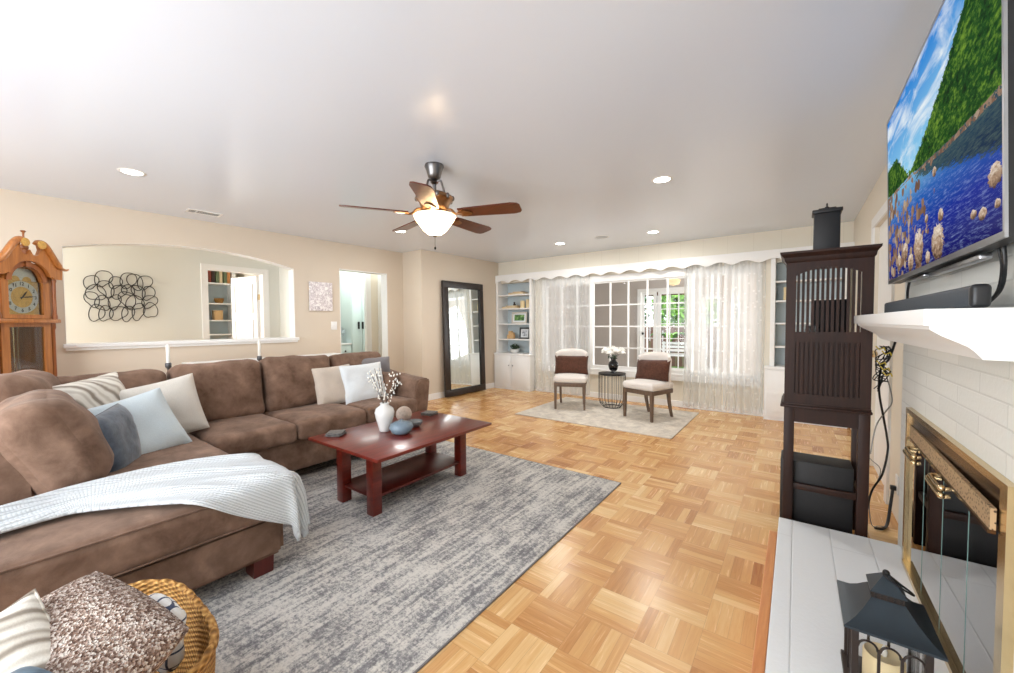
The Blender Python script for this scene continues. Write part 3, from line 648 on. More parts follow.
def leafcloud(bm, c, r, n, sz, rnd):
    for i in range(n):
        d = Vector((rnd.gauss(0, 1), rnd.gauss(0, 1), rnd.gauss(0, 1))).normalized() * (rnd.random() ** 0.4)
        p = Vector((c[0] + d.x * r[0], c[1] + d.y * r[1], c[2] + d.z * r[2]))
        a = Vector((rnd.gauss(0, 1), rnd.gauss(0, 1), rnd.gauss(0, .6))).normalized(); b = a.orthogonal().normalized()
        s = sz * rnd.uniform(.6, 1.3)
        q = [bm.verts.new(p + a * s), bm.verts.new(p + b * s * .35), bm.verts.new(p - a * s), bm.verts.new(p - b * s * .35)]
        bm.faces.new(q)
def gtree(loc, h, r, mat, label, seed, n=1500):
    rnd = random.Random(seed); t = thing('garden_tree', label, 'tree', loc, 0, 'trees in the garden')
    bm = bmn(); leafcloud(bm, (0, 0, h), r, n, 0.16, rnd); part('foliage', bm, mat, t)
    bm = bmn(); tube(bm, smooth_path([(0, 0, 0), (.05, 0, h * .4), (-.05, .05, h * .8), (0, 0, h)]), 0.08); part('trunk', bm, 'bark', t); return t
gtree((-5.3, 14.2, -.12), 1.9, (1.1, 0.8, 1.5), 'leaf', 'bushy green tree beyond the narrow left glass door of the sunroom', 1)
gtree((-3.0, 14.3, -.12), 2.2, (1.1, 0.9, 1.6), 'leaf_bright', 'light green tree behind the brown fence, seen through the sunroom door', 2, 2600)
gtree((-0.7, 14.3, -.12), 2.2, (1.1, 0.9, 1.6), 'leaf', 'green tree outside, seen through the sheer right curtain', 3)
bm = bmn()
for i in range(34): x = -6 + i * .2; box(bm, x, x + .185, 13.0, 13.03, -.12, 1.15)
solo('garden_fence', bm, 'fence', 'brown board fence across the garden behind the glass doors', 'fence', (0, 0, 0))
t = thing('banana_plant', 'broad-leaved bright green plant in front of the brown fence', 'plant', (-2.95, 12.1, -.12))
bm = bmn(); tube(bm, [(0, 0, 0), (0, 0, .9)], .03); part('stem', bm, 'leaf_dark', t)
for i in range(7):
    a = i * 2 * PI / 7 + .3; bm = bmn(); pr = None; L = .62
    for k in range(9):
        s = k / 8; c = Vector((math.cos(a) * L * s, math.sin(a) * L * s, .8 + .28 * math.sin(s * 2.4) )); wv = Vector((-math.sin(a), math.cos(a), 0)) * .11 * math.sin(PI * min(1, s * .95 + .04))
        row = [bm.verts.new(c - wv), bm.verts.new(c + Vector((0, 0, -.02))), bm.verts.new(c + wv)]
        if pr: bm.faces.new((pr[0], row[0], row[1], pr[1])); bm.faces.new((pr[1], row[1], row[2], pr[2]))
        pr = row
    part('leaf', bm, 'leaf_bright' if i % 2 else 'leaf', t)
# white patio bench
t = thing('patio_bench', 'white slatted bench out on the patio, low behind the brown-cushioned right chair', 'bench', (-2.55, 11.7, -.10))
bm = bmn()
for k in range(5): box(bm, -.6, .6, -.2 + k * .09, -.13 + k * .09, .42, .445)
part('seat', bm, 'white_plastic', t)
bm = bmn()
for k in range(3): box(bm, -.6, .6, .24, .265, .52 + k * .1, .59 + k * .1)
part('backrest', bm, 'white_plastic', t)
for x in (-.57, .53):
    for y0, h in ((-.2, .42), (.24, .8)): part('leg', box(bmn(), x, x + .05, y0 if y0 < 0 else .20, (y0 if y0 < 0 else .20) + .04, 0, h), 'white_plastic', t)
# sunroom ceiling fan
def fanlight():
    t = thing('ceiling_fan', 'small white ceiling fan with lit globe in the sunroom, seen through the window', 'ceiling fan', (-1.93, 8.1, 0))
    bm = bmn(); tube(bm, [(0, 0, 2.40), (0, 0, 2.2)], .015); lathe(bm, [(.05, 2.40), (.06, 2.37), (.02, 2.35)]); part('downrod', bm, 'pewter', t)
    bm = bmn(); lathe(bm, [(.03, 2.24), (.09, 2.22), (.10, 2.14), (.06, 2.11)]); part('motor', bm, 'pewter', t)
    bm = bmn(); lathe(bm, [(.07, 2.10), (.13, 2.07), (.10, 1.99), (0, 1.96)]); part('globe', bm, 'bowl', t)
    for k in range(5):
        bm = bmn(); box(bm, .12, .55, -.06, .06, 2.165, 2.175); bm.transform(Matrix.Rotation(k * 2 * PI / 5 + .3, 4, 'Z')); part('blade', bm, 'white_plastic', t)
fanlight()

# ================================================================== BUILT-IN BOOKCASES
def bookcase(name, x0, x1, label, shelves, yb=6.10, base=True, front_ext=(0, 0)):
    t = thing(name, label, 'bookcase', ((x0 + x1) / 2, 6.25, 0), 0, 'built-in bookcases on the far wall')
    bm = bmn()
    a, b = x0 + 0.05, x1 - 0.05
    box(bm, x0, a, 6.125, 6.45, .68, 2.15); box(bm, b, x1, 6.125, 6.45, .68, 2.15); box(bm, a, b, 6.14, 6.45, 2.10, 2.15)
    part('case', bm, 'trim', t, world=True)
    bm = bmn(); box(bm, x0, x1, 6.452, 6.465, .0, 2.16); part('back_panel', bm, 'niche', t, world=True)
    for z in shelves:
        bm = bmn(); box(bm, a, b, 6.14, 6.44, z - .022, z, .003); part('shelf', bm, 'trim', t, world=True)
    bx0, bx1 = x0 - front_ext[0], x1 + front_ext[1]
    bm = bmn(); box(bm, bx0, bx1, 6.06, 6.45, 0.0, .655); part('base', bm, 'trim', t, world=True)
    bm = bmn(); box(bm, bx0 - .005, bx1 + .01, 6.045, 6.45, .655, .685, .004); part('counter', bm, 'trim', t, world=True)
    m = (bx0 + bx1) / 2
    for i, (p, q) in enumerate(((bx0 + .03, m - .008), (m + .008, bx1 - .03))):
        bm = bmn(); box(bm, p, q, 6.042, 6.06, .05, .635, .003); box(bm, p + .06, q - .06, 6.036, 6.042, .11, .575, .004)
        d = part('door', bm, 'trim', t, world=True)
        bm = bmn(); ball(bm, (q - .035 if i == 0 else p + .035, 6.026, .46), .013); part('knob', bm, 'steel', d, world=True)
    return t
bookcase('built_in_bookcase', -4.74, -3.92, 'white built-in bookcase with pale blue back, beside the leaning mirror', [1.80, 1.54, 1.25, .955])
bookcase('built_in_bookcase', -0.275, 0.50, 'white built-in bookcase with pale blue back, mostly hidden behind the dark slatted cabinet', [1.78, 1.53, 1.245, .945], front_ext=(.05, 0))
def book(loc, sx, sy, sz, mat, label, group=None, rz=0, name='book'):
    t = thing(name, label, 'book', loc, rz, group or 'books on the left bookcase')
    bm = bmn(); box(bm, -sx / 2 + .004, sx / 2 - .002, -sy / 2 + .003, sy / 2 - .003, .003, sz - .003); part('pages', bm, 'book_c', t)
    bm = bmn(); box(bm, -sx / 2, sx / 2, -sy / 2, sy / 2, 0, .003); box(bm, -sx / 2, sx / 2, -sy / 2, sy / 2, sz - .003, sz); box(bm, -sx / 2, -sx / 2 + .003, -sy / 2, sy / 2, 0, sz); part('cover', bm, mat, t); return t
YB = 6.25
book((-4.30, YB, 1.801), .34, .18, .035, 'book_d', 'orange-tan book lying on the top shelf of the left bookcase')
book((-4.28, YB, 1.836), .20, .14, .018, 'book_c', 'thin cream book on top of the orange-tan book, top shelf')
book((-4.45, YB, 1.541), .32, .2, .03, 'pale_wood', 'wide tan book lying under a smaller one on the second shelf')
book((-4.42, YB, 1.572), .24, .16, .022, 'book_c', 'smaller cream book stacked on the wide tan book, second shelf')
solo('figurine', lathe(bmn(), [(.02, 0), (.03, .02), (.012, .04), (.02, .06), (0, .075)]), 'book_e', 'tiny dark figurine standing on the stacked books of the second shelf', 'figurine', (-4.39, YB, 1.595), smooth=60)
def candle_block(x, h, label):
    t = thing('pillar_candle', label, 'candle', (x, YB, 1.541), 0, 'cream pillar candles on the bookcase'); part('wax', lathe(bmn(), [(.042, 0), (.045, .01), (.045, h - .01), (.035, h), (0, h - .006)]), 'pillar_candle', t); part('wick', tube(bmn(), [(0, 0, h - .008), (.002, 0, h + .012)], .002), 'black', t)
candle_block(-4.20, .14, 'shorter cream pillar candle, nearer the books on the second shelf'); candle_block(-4.07, .16, 'taller cream pillar candle at the right end of the second shelf')
def pframe(x, z, w_, h_, fm, pm, label, lean=8, bw=.03):
    t = thing('picture_frame', label, 'picture frame', (x, YB - .02, z), math.radians(6), 'picture frames on the bookcase')
    R = Matrix.Rotation(math.radians(-lean), 4, 'X')
    bm = bmn(); box(bm, -w_ / 2, w_ / 2, -.01, .01, 0, bw, .003); box(bm, -w_ / 2, w_ / 2, -.01, .01, h_ - bw, h_, .003); box(bm, -w_ / 2, -w_ / 2 + bw, -.01, .01, bw, h_ - bw, .003); box(bm, w_ / 2 - bw, w_ / 2, -.01, .01, bw, h_ - bw, .003); bm.transform(R); part('frame', bm, fm, t)
    bm = bmn(); box(bm, -w_ / 2 + bw, w_ / 2 - bw, .0, .006, bw, h_ - bw); bm.transform(R); part('mat_board', bm, 'f_white', t)
    m_ = .03; bm = bmn(); box(bm, -w_ / 2 + bw + m_, w_ / 2 - bw - m_, -.003, 0, bw + m_ * .8, h_ - bw - m_ * .8); bm.transform(R); part('photograph', bm, pm, t)
    bm = bmn(); tube(bm, [(0, .03, h_ * .7), (0, .10, .003)], .005, 6); part('stand', bm, 'black', t)
pframe(-4.27, 1.251, .33, .22, 'f_cream', 'photo_green', 'green landscape picture in a pale cream frame on the middle shelf')
pframe(-4.15, .956, .22, .22, 'black', 'photo_pale', 'small black-framed photograph on the fourth shelf')
t = thing('wooden_block', 'stacked pale wooden blocks on the fourth shelf left of the black frame', 'ornament', (-4.47, YB, .956))
part('block', box(bmn(), -.07, .07, -.04, .04, 0, .08, .004), 'pale_wood', t); part('block', box(bmn(), -.045, .02, -.03, .03, .08, .15, .004), 'pale_wood', t); part('block', box(bmn(), .03, .065, -.03, .03, .08, .12, .004), 'pale_wood', t)
t = thing('potted_plant', 'dark green plant in a low white pot on the bookcase counter', 'plant', (-4.36, 6.21, .686))
part('pot', lathe(bmn(), [(.055, 0), (.085, .03), (.09, .07), (.08, .075), (.075, .06), (0, .06)]), 'ceramic', t, 60)
bm = bmn(); leafcloud(bm, (0, 0, .12), (.10, .07, .055), 90, .035, random.Random(5)); part('foliage', bm, 'leaf_dark', t)
solo('square_candle', box(bmn(), -.04, .04, -.04, .04, 0, .17, .006), 'pillar_candle', 'cream square candle on the second shelf of the bookcase behind the dark cabinet', 'candle', (-.10, 6.25, 1.531))

# ================================================================== CURTAINS
def curtain(name, x0, x1, z0, z1, y, folds, seed, label):
    rnd = random.Random(seed); bm = bmn(); nx, nz = folds * 10, 24; V = []
    ph = [rnd.uniform(0, 6) for _ in range(4)]
    for i in range(nx + 1):
        s = i / nx; col = []
        for j in range(nz + 1):
            q = j / nz
            a = .016 + .012 * q
            yy = a * math.sin(s * folds * 2 * PI + ph[0] + .6 * math.sin(s * 9 + ph[1])) + .008 * math.sin(s * folds * 5.1 + ph[2] + q * 2)
            x = x0 + (x1 - x0) * s + .012 * math.sin(q * 3 + s * 30 + ph[3]) * q
            col.append(bm.verts.new((x, y + yy, z1 + (z0 - z1) * q + (.006 * math.sin(s * folds * 6) if j == nz else 0))))
        V.append(col)
    for i in range(nx):
        for j in range(nz): bm.faces.new((V[i][j], V[i + 1][j], V[i + 1][j + 1], V[i][j + 1]))
    return solo(name, bm, 'sheer', label, 'curtain', ((x0 + x1) / 2, y, z0), world=True, smooth=180, group='sheer curtains on the far wall')
curtain('sheer_curtain', -3.88, -2.80, .03, 2.09, 6.165, 11, 1, 'white sheer curtain hanging between the left bookcase and the clear window')
curtain('sheer_curtain', -1.32, -0.835, .035, 2.09, 6.165, 6, 2, 'white sheer curtain panel directly behind the right-hand chair')
curtain('sheer_curtain', -0.81, -0.33, .035, 2.09, 6.150, 6, 3, 'white sheer curtain panel nearest the dark slatted cabinet')
# ================================================================== RUGS
def rug(x0, x1, y0, y1, mat, label, edge):
    t = thing('area_rug', label, 'rug', ((x0 + x1) / 2, (y0 + y1) / 2, 0))
    part('pile', box(bmn(), x0 + .006, x1 - .006, y0 + .006, y1 - .006, 0.001, .010, .002), mat, t, world=True)
    bm = bmn()
    box(bm, x0, x1, y0, y0 + .008, .001, .009); box(bm, x0, x1, y1 - .008, y1, .001, .009); box(bm, x0, x0 + .008, y0, y1, .001, .009); box(bm, x1 - .008, x1, y0, y1, .001, .009)
    part('binding', bm, edge, t, world=True)
rug(-3.55, -1.085, -0.10, 2.985, 'rug', 'large grey distressed area rug under the red coffee table and sofa', 'f_grey')
rug(-3.12, -1.065, 4.44, 5.94, 'rug2', 'pale beige distressed rug under the two upholstered chairs', 'f_beige')

# ================================================================== SECTIONAL SOFA
sofa = thing('sectional_sofa', 'brown microsuede L-shaped sectional sofa with large back cushions and open end', 'sofa', (-3.5, 1.3, 0))
def SP(name, bm, label=None, sm=60): return part(name, bm, 'suede', sofa, sm, label, world=True)
bm = bmn(); box(bm, -4.08, -3.17, 0.9, 2.74, .10, .345, .02); SP('base', bm)
bm = bmn(); prism(bm, [(-4.08, -.02), (-2.74, -.02), (-2.74, -.62), (-2.085, -.62), (-2.085, .93), (-4.08, .93)], 'Z', .10, .315); bmesh.ops.bevel(bm, geom=bm.edges[:], offset=.025, segments=3, affect='EDGES'); SP('base', bm)
bm = bmn(); box(bm, -4.14, -3.95, -.04, 2.95, .10, .80, .035, 3); SP('back_frame', bm)
bm = bmn(); prism(bm, [(-.04, .10), (.19, .10), (.17, .60), (.11, .74), (-.0, .78), (-.05, .74)], 'X', -3.96, -2.80)
bmesh.ops.bevel(bm, geom=bm.edges[:], offset=.02, segments=3, affect='EDGES'); SP('back_frame', bm)
# flared arm at the far end
def arm_ring(x, z_top):
    return [(x, 2.70, .10), (x, 2.86, .10), (x, 2.90, .45), (x, 2.935, z_top - .03), (x, 2.91, z_top), (x, 2.80, z_top + .003), (x, 2.745, z_top - .03), (x, 2.715, .45)]
bm = bmn(); rings = [[bm.verts.new(p) for p in arm_ring(x, z)] for x, z in ((-3.17, .675), (-3.4, .69), (-3.7, .72), (-4.1, .78))]
for a, b in zip(rings, rings[1:]):
    for k in range(8): bm.faces.new((a[k], a[(k + 1) % 8], b[(k + 1) % 8], b[k]))
bm.faces.new(rings[0]); bm.faces.new(rings[-1]); bmesh.ops.bevel(bm, geom=bm.edges[:], offset=.014, segments=2, affect='EDGES'); SP('arm', bm)
# seat cushions
for i, (y0, y1) in enumerate(((.955, 1.50), (1.505, 2.125), (2.13, 2.715))):
    SP('seat_cushion', cushion(bmn(), .82, y1 - y0, .155, .042, .02, .008, 18, i + 1, Matrix.Translation((-3.52, (y0 + y1) / 2, .415))))
SP('seat_cushion', cushion(bmn(), 1.20, .77, .165, .045, .015, .006, 20, 5, Matrix.Translation((-3.335, .565, .395))))
SP('seat_cushion', cushion(bmn(), .70, 1.57, .165, .045, .012, .006, 24, 8, Matrix.Translation((-2.385, .165, .393))))
bm = bmn(); tube(bm, [(-2.045, -.60, .470), (-2.045, .90, .470)], .004, 6); tube(bm, [(-2.045, -.60, .322), (-2.045, .90, .322)], .004, 6); SP('piping', bm)
# back cushions along the wall side
for i, (y0, y1, z1) in enumerate(((.27, .885, .925), (.895, 1.52, .945), (1.53, 2.15, .95), (2.16, 2.76, .935))):
    m = frame_mat((-3.80, (y0 + y1) / 2, (z1 + .46) / 2 + .005), (1, 0, .22), (0, 0, 1))
    SP('back_cushion', cushion(bmn(), y1 - y0, z1 - .45, .20, .065, .05, .016, 18, 20 + i, m))
# corner cushion and the big near cushion
m = frame_mat((-3.68, .20, .725), (.25, 1, .25), (0, 0, 1)); SP('back_cushion', cushion(bmn(), .60, .54, .24, .11, .05, .016, 20, 31, m))
m = frame_mat((-3.10, .245, .665), (.06, 1, .45), (0, 0, 1)); SP('back_cushion', cushion(bmn(), .72, .50, .23, .09, .07, .018, 22, 37, m))
for x, y in ((-2.17, .84), (-3.25, 2.62), (-4.0, 2.62), (-3.25, 1.0), (-2.17, -.55), (-4.0, .05)):
    bm = bmn(); prism(bm, [(-.045, .012), (.045, .012), (.055, .105), (-.055, .105)], 'Y', -.045, .045); bm.transform(Matrix.Translation((x, y, 0))); part('foot', bm, 'cherry_dark', sofa, 30, 'dark red wooden foot', world=True)

# ---- throw pillows
def tpillow(c, nrm, w_, h_, th, mat, label, seed, roll=0.0, group=None, pinch=.05, nz=.010, name='throw_pillow', up=(0, 0, 1)):
    m = frame_mat(c, nrm, up, roll); loc = Vector(c)
    bm = pillow(bmn(), w_, h_, th, 26, seed, nz, pinch, Matrix.Translation(-loc) @ m)
    t = thing(name, label, 'pillow', c, 0, group or ('pillows on the cream chairs' if c[1] > 4 else 'loose pillows on the sofa')); part('cover', bm, mat, t, 180)
    bm = bmn(); k = 24; P = []
    for e in range(4):
        for i in range(k):
            s = -1 + 2 * i / k
            u, v = ((s, -1), (1, s), (-s, 1), (-1, -s))[e]
            P.append((Matrix.Translation(-loc) @ m) @ Vector((w_ / 2 * u * (1 - pinch * (1 - v * v)), h_ / 2 * v * (1 - pinch * (1 - u * u)), 0)))
    tube(bm, P, .003, 6, closed=True); part('seam', bm, mat, t, 180)
    return t
tpillow((-3.62, .47, .72), (.80, .45, .35), .46, .42, .15, 'stripe', 'beige striped linen pillow at the back of the near pillow pile', 3, .12)
tpillow((-3.56, .80, .665), (.93, -.28, .34), .42, .42, .15, 'f_cream', 'cream pillow leaning on the sofa back, right of the striped one', 4, .22)
tpillow((-3.08, .47, .595), (.50, .84, .22), .38, .38, .15, 'f_slate', 'slate blue velvet pillow wedged against the big near sofa cushion', 5, .08, pinch=.02)
tpillow((-3.27, .60, .625), (.84, .05, .50), .42, .42, .15, 'f_ice', 'pale ice-blue pillow in front of the near pillow pile', 6, .24)
tpillow((-3.62, 2.10, .665), (.95, -.1, .32), .38, .38, .13, 'f_beige', 'beige pillow at the far end of the sofa, left of the white one', 7, .04)
tpillow((-3.52, 2.36, .66), (.95, -.12, .30), .44, .40, .14, 'f_white', 'plain white pillow in front of the grey and beige pillows', 8, .03)
tpillow((-3.68, 2.58, .71), (.95, -.15, .30), .42, .40, .12, 'f_grey', 'dark grey pillow tucked behind the plain white pillow', 9, -.06)
t_ = thing('arm_pillow', 'small brown microsuede pillow leaning against the far sofa arm', 'pillow', (-3.62, 2.62, .62))
part('cover', cushion(bmn(), .42, .25, .13, .06, .02, .01, 14, 44, Matrix.Translation((.0, .0, 0)) @ frame_mat((0, 0, 0), (.1, -1, .3))), 'suede', t_, 60)

# ---- white knit throw over the chaise
def throw():
    bm = bmn(); uvl = bm.loops.layers.uv.new('UVMap')
    # centre line (plan) and half widths
    cl = [(-2.42, -.18), (-2.46, .06), (-2.50, .25), (-2.46, .45), (-2.36, .65), (-2.20, .84), (-2.06, 1.02), (-1.92, 1.20)]
    hw = [.15, .15, .19, .25, .30, .31, .29, .25]
    cs = smooth_path([(a, b, 0) for a, b in cl], 10); hs = smooth_path([(h, 0, 0) for h in hw], 10); n = len(cs); m_ = 30; G = []
    XE, YE, ZT = -2.075, .915, .505
    for i, c in enumerate(cs):
        d = (cs[min(i + 1, n - 1)] - cs[max(i - 1, 0)]).normalized(); s = Vector((d.y, -d.x, 0)); row = []
        for j in range(m_ + 1):
            q = -1 + 2 * j / m_; p = c + s * q * hs[i].x
            dx = max(0, p.x - XE); dy = max(0, p.y - YE); dd = math.hypot(dx, dy)
            fold = .014 * math.sin(q * 9 + i * .09 + 1.5 * noise.noise(p * 3)) + .010 * math.sin(q * 17 - i * .05)
            edge = (1 - abs(q) ** 10)
            z = ZT + .014 + max(-.004, fold) * edge
            if dd > 0:
                o = Vector((dx, dy, 0)) / dd; r = .05
                if dd < r * PI / 2:
                    a = dd / r; hx = r * math.sin(a); dz = r * (1 - math.cos(a))
                else: hx = r + (dd - r * PI / 2) * .10; dz = r + (dd - r * PI / 2) * .97
                wob = .03 * math.sin(math.atan2(dy, dx + .02) * 9) * min(1, dd / .15)
                p = Vector((min(p.x, XE), min(p.y, YE), 0)) + o * (hx + wob + .02); z = ZT + .014 - dz + fold * .3
            z = max(z, .03)
            v = bm.verts.new((p.x, p.y, z)); row.append((v, (q * hs[i].x, i / n * 1.5)))
        G.append(row)
    for i in range(n - 1):
        for j in range(m_):
            q = [G[i][j], G[i + 1][j], G[i + 1][j + 1], G[i][j + 1]]; f = bm.faces.new([a[0] for a in q])
            for l, a in zip(f.loops, q): l[uvl].uv = a[1]
    bmesh.ops.recalc_face_normals(bm, faces=bm.faces[:])
    bmesh.ops.solidify(bm, geom=bm.faces[:], thickness=.012)
    return solo('knit_throw', bm, 'knit', 'white knitted throw draped across the open end of the sectional', 'blanket', (-2.4, .5, .5), world=True, smooth=180)
throw()

# ---- console table with two candles behind the sofa
t = thing('console_table', 'narrow white console table standing behind the sofa under the ledge', 'table', (-5.0, 2.05, 0), WA)
part('tabletop', box(bmn(), -.14, .14, -.80, .85, .835, .865, .004), 'trim', t)
for x in (-.12, .08):
    for y in (-.60, .60): part('leg', box(bmn(), x, x + .04, y, y + .04, 0, .835), 'trim', t)
def candle(x, y, z, lab):
    t = thing('candle_stand', lab, 'candle stand', (x, y, 0), 0, 'candle stands behind the sofa')
    part('stand', lathe(bmn(), [(.09, 0), (.09, .012), (.02, .02), (.009, .04), (.009, z - .02), (.02, z - .005), (.024, z), (.024, z + .035), (.018, z + .04)], seg=20), 'grey_metal', t, 60)
    part('wax', lathe(bmn(), [(.015, z + .038), (.015, z + .20), (.008, z + .212), (0, z + .212)], seg=14), 'candle', t, 60)
candle(-4.78, 1.118, .862, 'white candle on a tall dark stand behind the sofa, nearer the wire wall art')
candle(-4.78, 1.905, .872, 'white candle on a tall dark stand under the right end of the ledge')
bpy.data.objects['console_table'].location = (-5.03, 2.12, 0)
RM['console_table'] = Matrix.Translation((-5.03, 2.12, 0)) @ Matrix.Rotation(WA, 4, 'Z')

# ================================================================== COFFEE TABLE
t = thing('coffee_table', 'cherry red wooden coffee table with a lower shelf on the grey rug', 'table', (-2.40, 1.965, .011))
bm = bmn(); box(bm, -.405, .405, -.545, .545, .417, .439, .004); part('tabletop', bm, 'cherry', t)
bm = bmn(); box(bm, -.27, .27, -.47, .47, .385, .417); part('apron', bm, 'cherry_dark', t)
for x in (-.205, .145):
    for y in (-.45, .375): part('leg', box(bmn(), x, x + .07, y, y + .07, 0, .417, .003), 'cherry', t)
part('lower_shelf', box(bmn(), -.20, .20, -.43, .43, .105, .125, .003), 'cherry_dark', t)
ZT = .451
def coaster(x, y, lab, rz):
    t = thing('coaster_stack', lab, 'coasters', (x, y, ZT), rz, 'dark coasters on the coffee table')
    for k in range(2): bm = box(bmn(), -.055, .055, -.055, .055, k * .013, k * .013 + .011, .003); bm.transform(Matrix.Rotation(k * .25, 4, 'Z')); part('coaster', bm, 'coaster', t)
coaster(-2.70, 1.57, 'dark stone coasters at the near left corner of the coffee table', .5)
coaster(-2.62, 2.41, 'dark stone coasters at the far end of the coffee table', .1)
t = thing('vase', 'white ceramic shoulder vase standing on the red coffee table', 'vase', (-2.49, 1.84, ZT))
part('body', lathe(bmn(), [(.034, 0), (.04, .01), (.052, .06), (.066, .11), (.072, .145), (.062, .175), (.034, .195), (.03, .205), (.036, .215), (.032, .217), (.024, .20), (.02, .15), (0, .14)], seg=32), 'ceramic', t, 180)
t = thing('blossom_branches', 'thin branches of white blossoms standing in the white vase', 'flowers', (-2.49, 1.84, ZT + .15))
rnd = random.Random(11); tw = bmn(); bl = bmn()
for i in range(11):
    a = rnd.uniform(0, 2 * PI); r = rnd.uniform(.03, .17); h = rnd.uniform(.20, .33)
    tip = Vector((math.cos(a) * r, math.sin(a) * r, h)); P = smooth_path([(0, 0, -.10), (math.cos(a) * .01, math.sin(a) * .01, .05), tuple(tip * .6 + Vector((0, 0, .03))), tuple(tip)], 6)
    tube(tw, P, [.0022 * (1 - .5 * k / len(P)) for k in range(len(P))], 5)
    for k in range(16):
        p = P[int(rnd.uniform(.45, 1) * (len(P) - 1))]; o = Vector((rnd.gauss(0, .012), rnd.gauss(0, .012), rnd.gauss(0, .010)))
        if k < 12: ball(bl, p + o, .0055, .0055, .0075, 6, 5)
part('branch', tw, 'twig', t); part('blossom', bl, 'bloom', t, 180)['kind'] = 'stuff'
t = thing('stone_vase', 'low rounded blue-grey glazed bud vase in front of the beige ball', 'vase', (-2.335, 1.87, ZT))
part('body', lathe(bmn(), [(.045, 0), (.07, .015), (.086, .045), (.078, .075), (.04, .092), (.015, .097), (.012, .105), (.006, .104), (0, .095)], seg=28), 'stone_blue', t, 180)
solo('decorative_ball', ball(bmn(), (0, 0, .064), .064, u=24, v=16), 'stone_ball', 'round beige stone ball on the coffee table behind the blue-grey bud vase', 'ornament', (-2.60, 2.11, ZT), smooth=180)
t = thing('trinket_dish', 'small dark grey stone dish beside the beige ball', 'dish', (-2.42, 2.06, ZT))
part('bowl', lathe(bmn(), [(.04, 0), (.06, .02), (.068, .042), (.062, .044), (.05, .02), (0, .014)], seg=20), 'stone_dark', t, 180)

# ================================================================== BASKET WITH PILLOWS
bx, by = -1.51, .085
t = thing('wicker_basket', 'golden wicker basket with rounded corners beside the sofa, filled with pillows', 'basket', (bx, by, .011))
bm = bmn(); lathe(bm, [(.24, 0), (.265, .05), (.29, .15), (.305, .26), (.31, .36), (.296, .36), (.29, .26), (.275, .15), (.25, .06), (.23, .015), (0, .012)], seg=64, cap=True)
def squircle(x, y, n=3.4):
    r = math.hypot(x, y)
    if r < 1e-6: return x, y
    c, s = abs(x) / r, abs(y) / r; k = (c ** n + s ** n) ** (-1 / n) * 1.05
    return x * k, y * k
for v in bm.verts:
    a = math.atan2(v.co.y, v.co.x); k = 1 + .006 * math.sin(a * 48) * (1 if v.co.z > .01 else 0); v.co.x, v.co.y = squircle(v.co.x * k, v.co.y * k)
part('body', bm, 'wicker', t, 60)
bm = bmn(); R_s = 96
P = [squircle(.306 * math.cos(2 * PI * i / R_s), .306 * math.sin(2 * PI * i / R_s)) + (.365 + .003 * math.sin(i * 2.1),) for i in range(R_s)]; tube(bm, P, .012, 8, closed=True); part('rim', bm, 'wicker', t, 60)
tpillow((-1.38, .09, .455), (.20, -.36, .90), .42, .36, .15, 'tweed', 'nubby brown and white tweed pillow on top in the wicker basket', 12, -.10, 'pillows in the wicker basket', pinch=-.06, name='basket_pillow', up=(-.3, .9, .3))
tpillow((-1.36, -.06, .44), (.50, -.35, .80), .40, .36, .12, 'stripe', 'striped off-white linen pillow in the basket, left of the tweed one', 13, .75, 'pillows in the wicker basket', name='basket_pillow')
def foldcloth(name, c, w_, d_, h_, mat, lab, seed, rz=0, tilt=0):
    m = Matrix.Rotation(tilt, 4, 'Y'); bm = cushion(bmn(), w_, d_, h_, .03, .02, .02, 14, seed, m)
    return solo(name, bm, mat, lab, 'blanket', c, rz, smooth=180)
foldcloth('folded_blanket', (-1.24, .03, .46), .20, .14, .12, 'f_blanket_blue', 'blue blanket folded at the near edge of the basket', 51, .4, .2)
foldcloth('plaid_cloth', (-1.45, .30, .375), .15, .05, .16, 'plaid', 'white cloth with thin navy checks tucked behind the tweed pillow', 52, .3, .1)

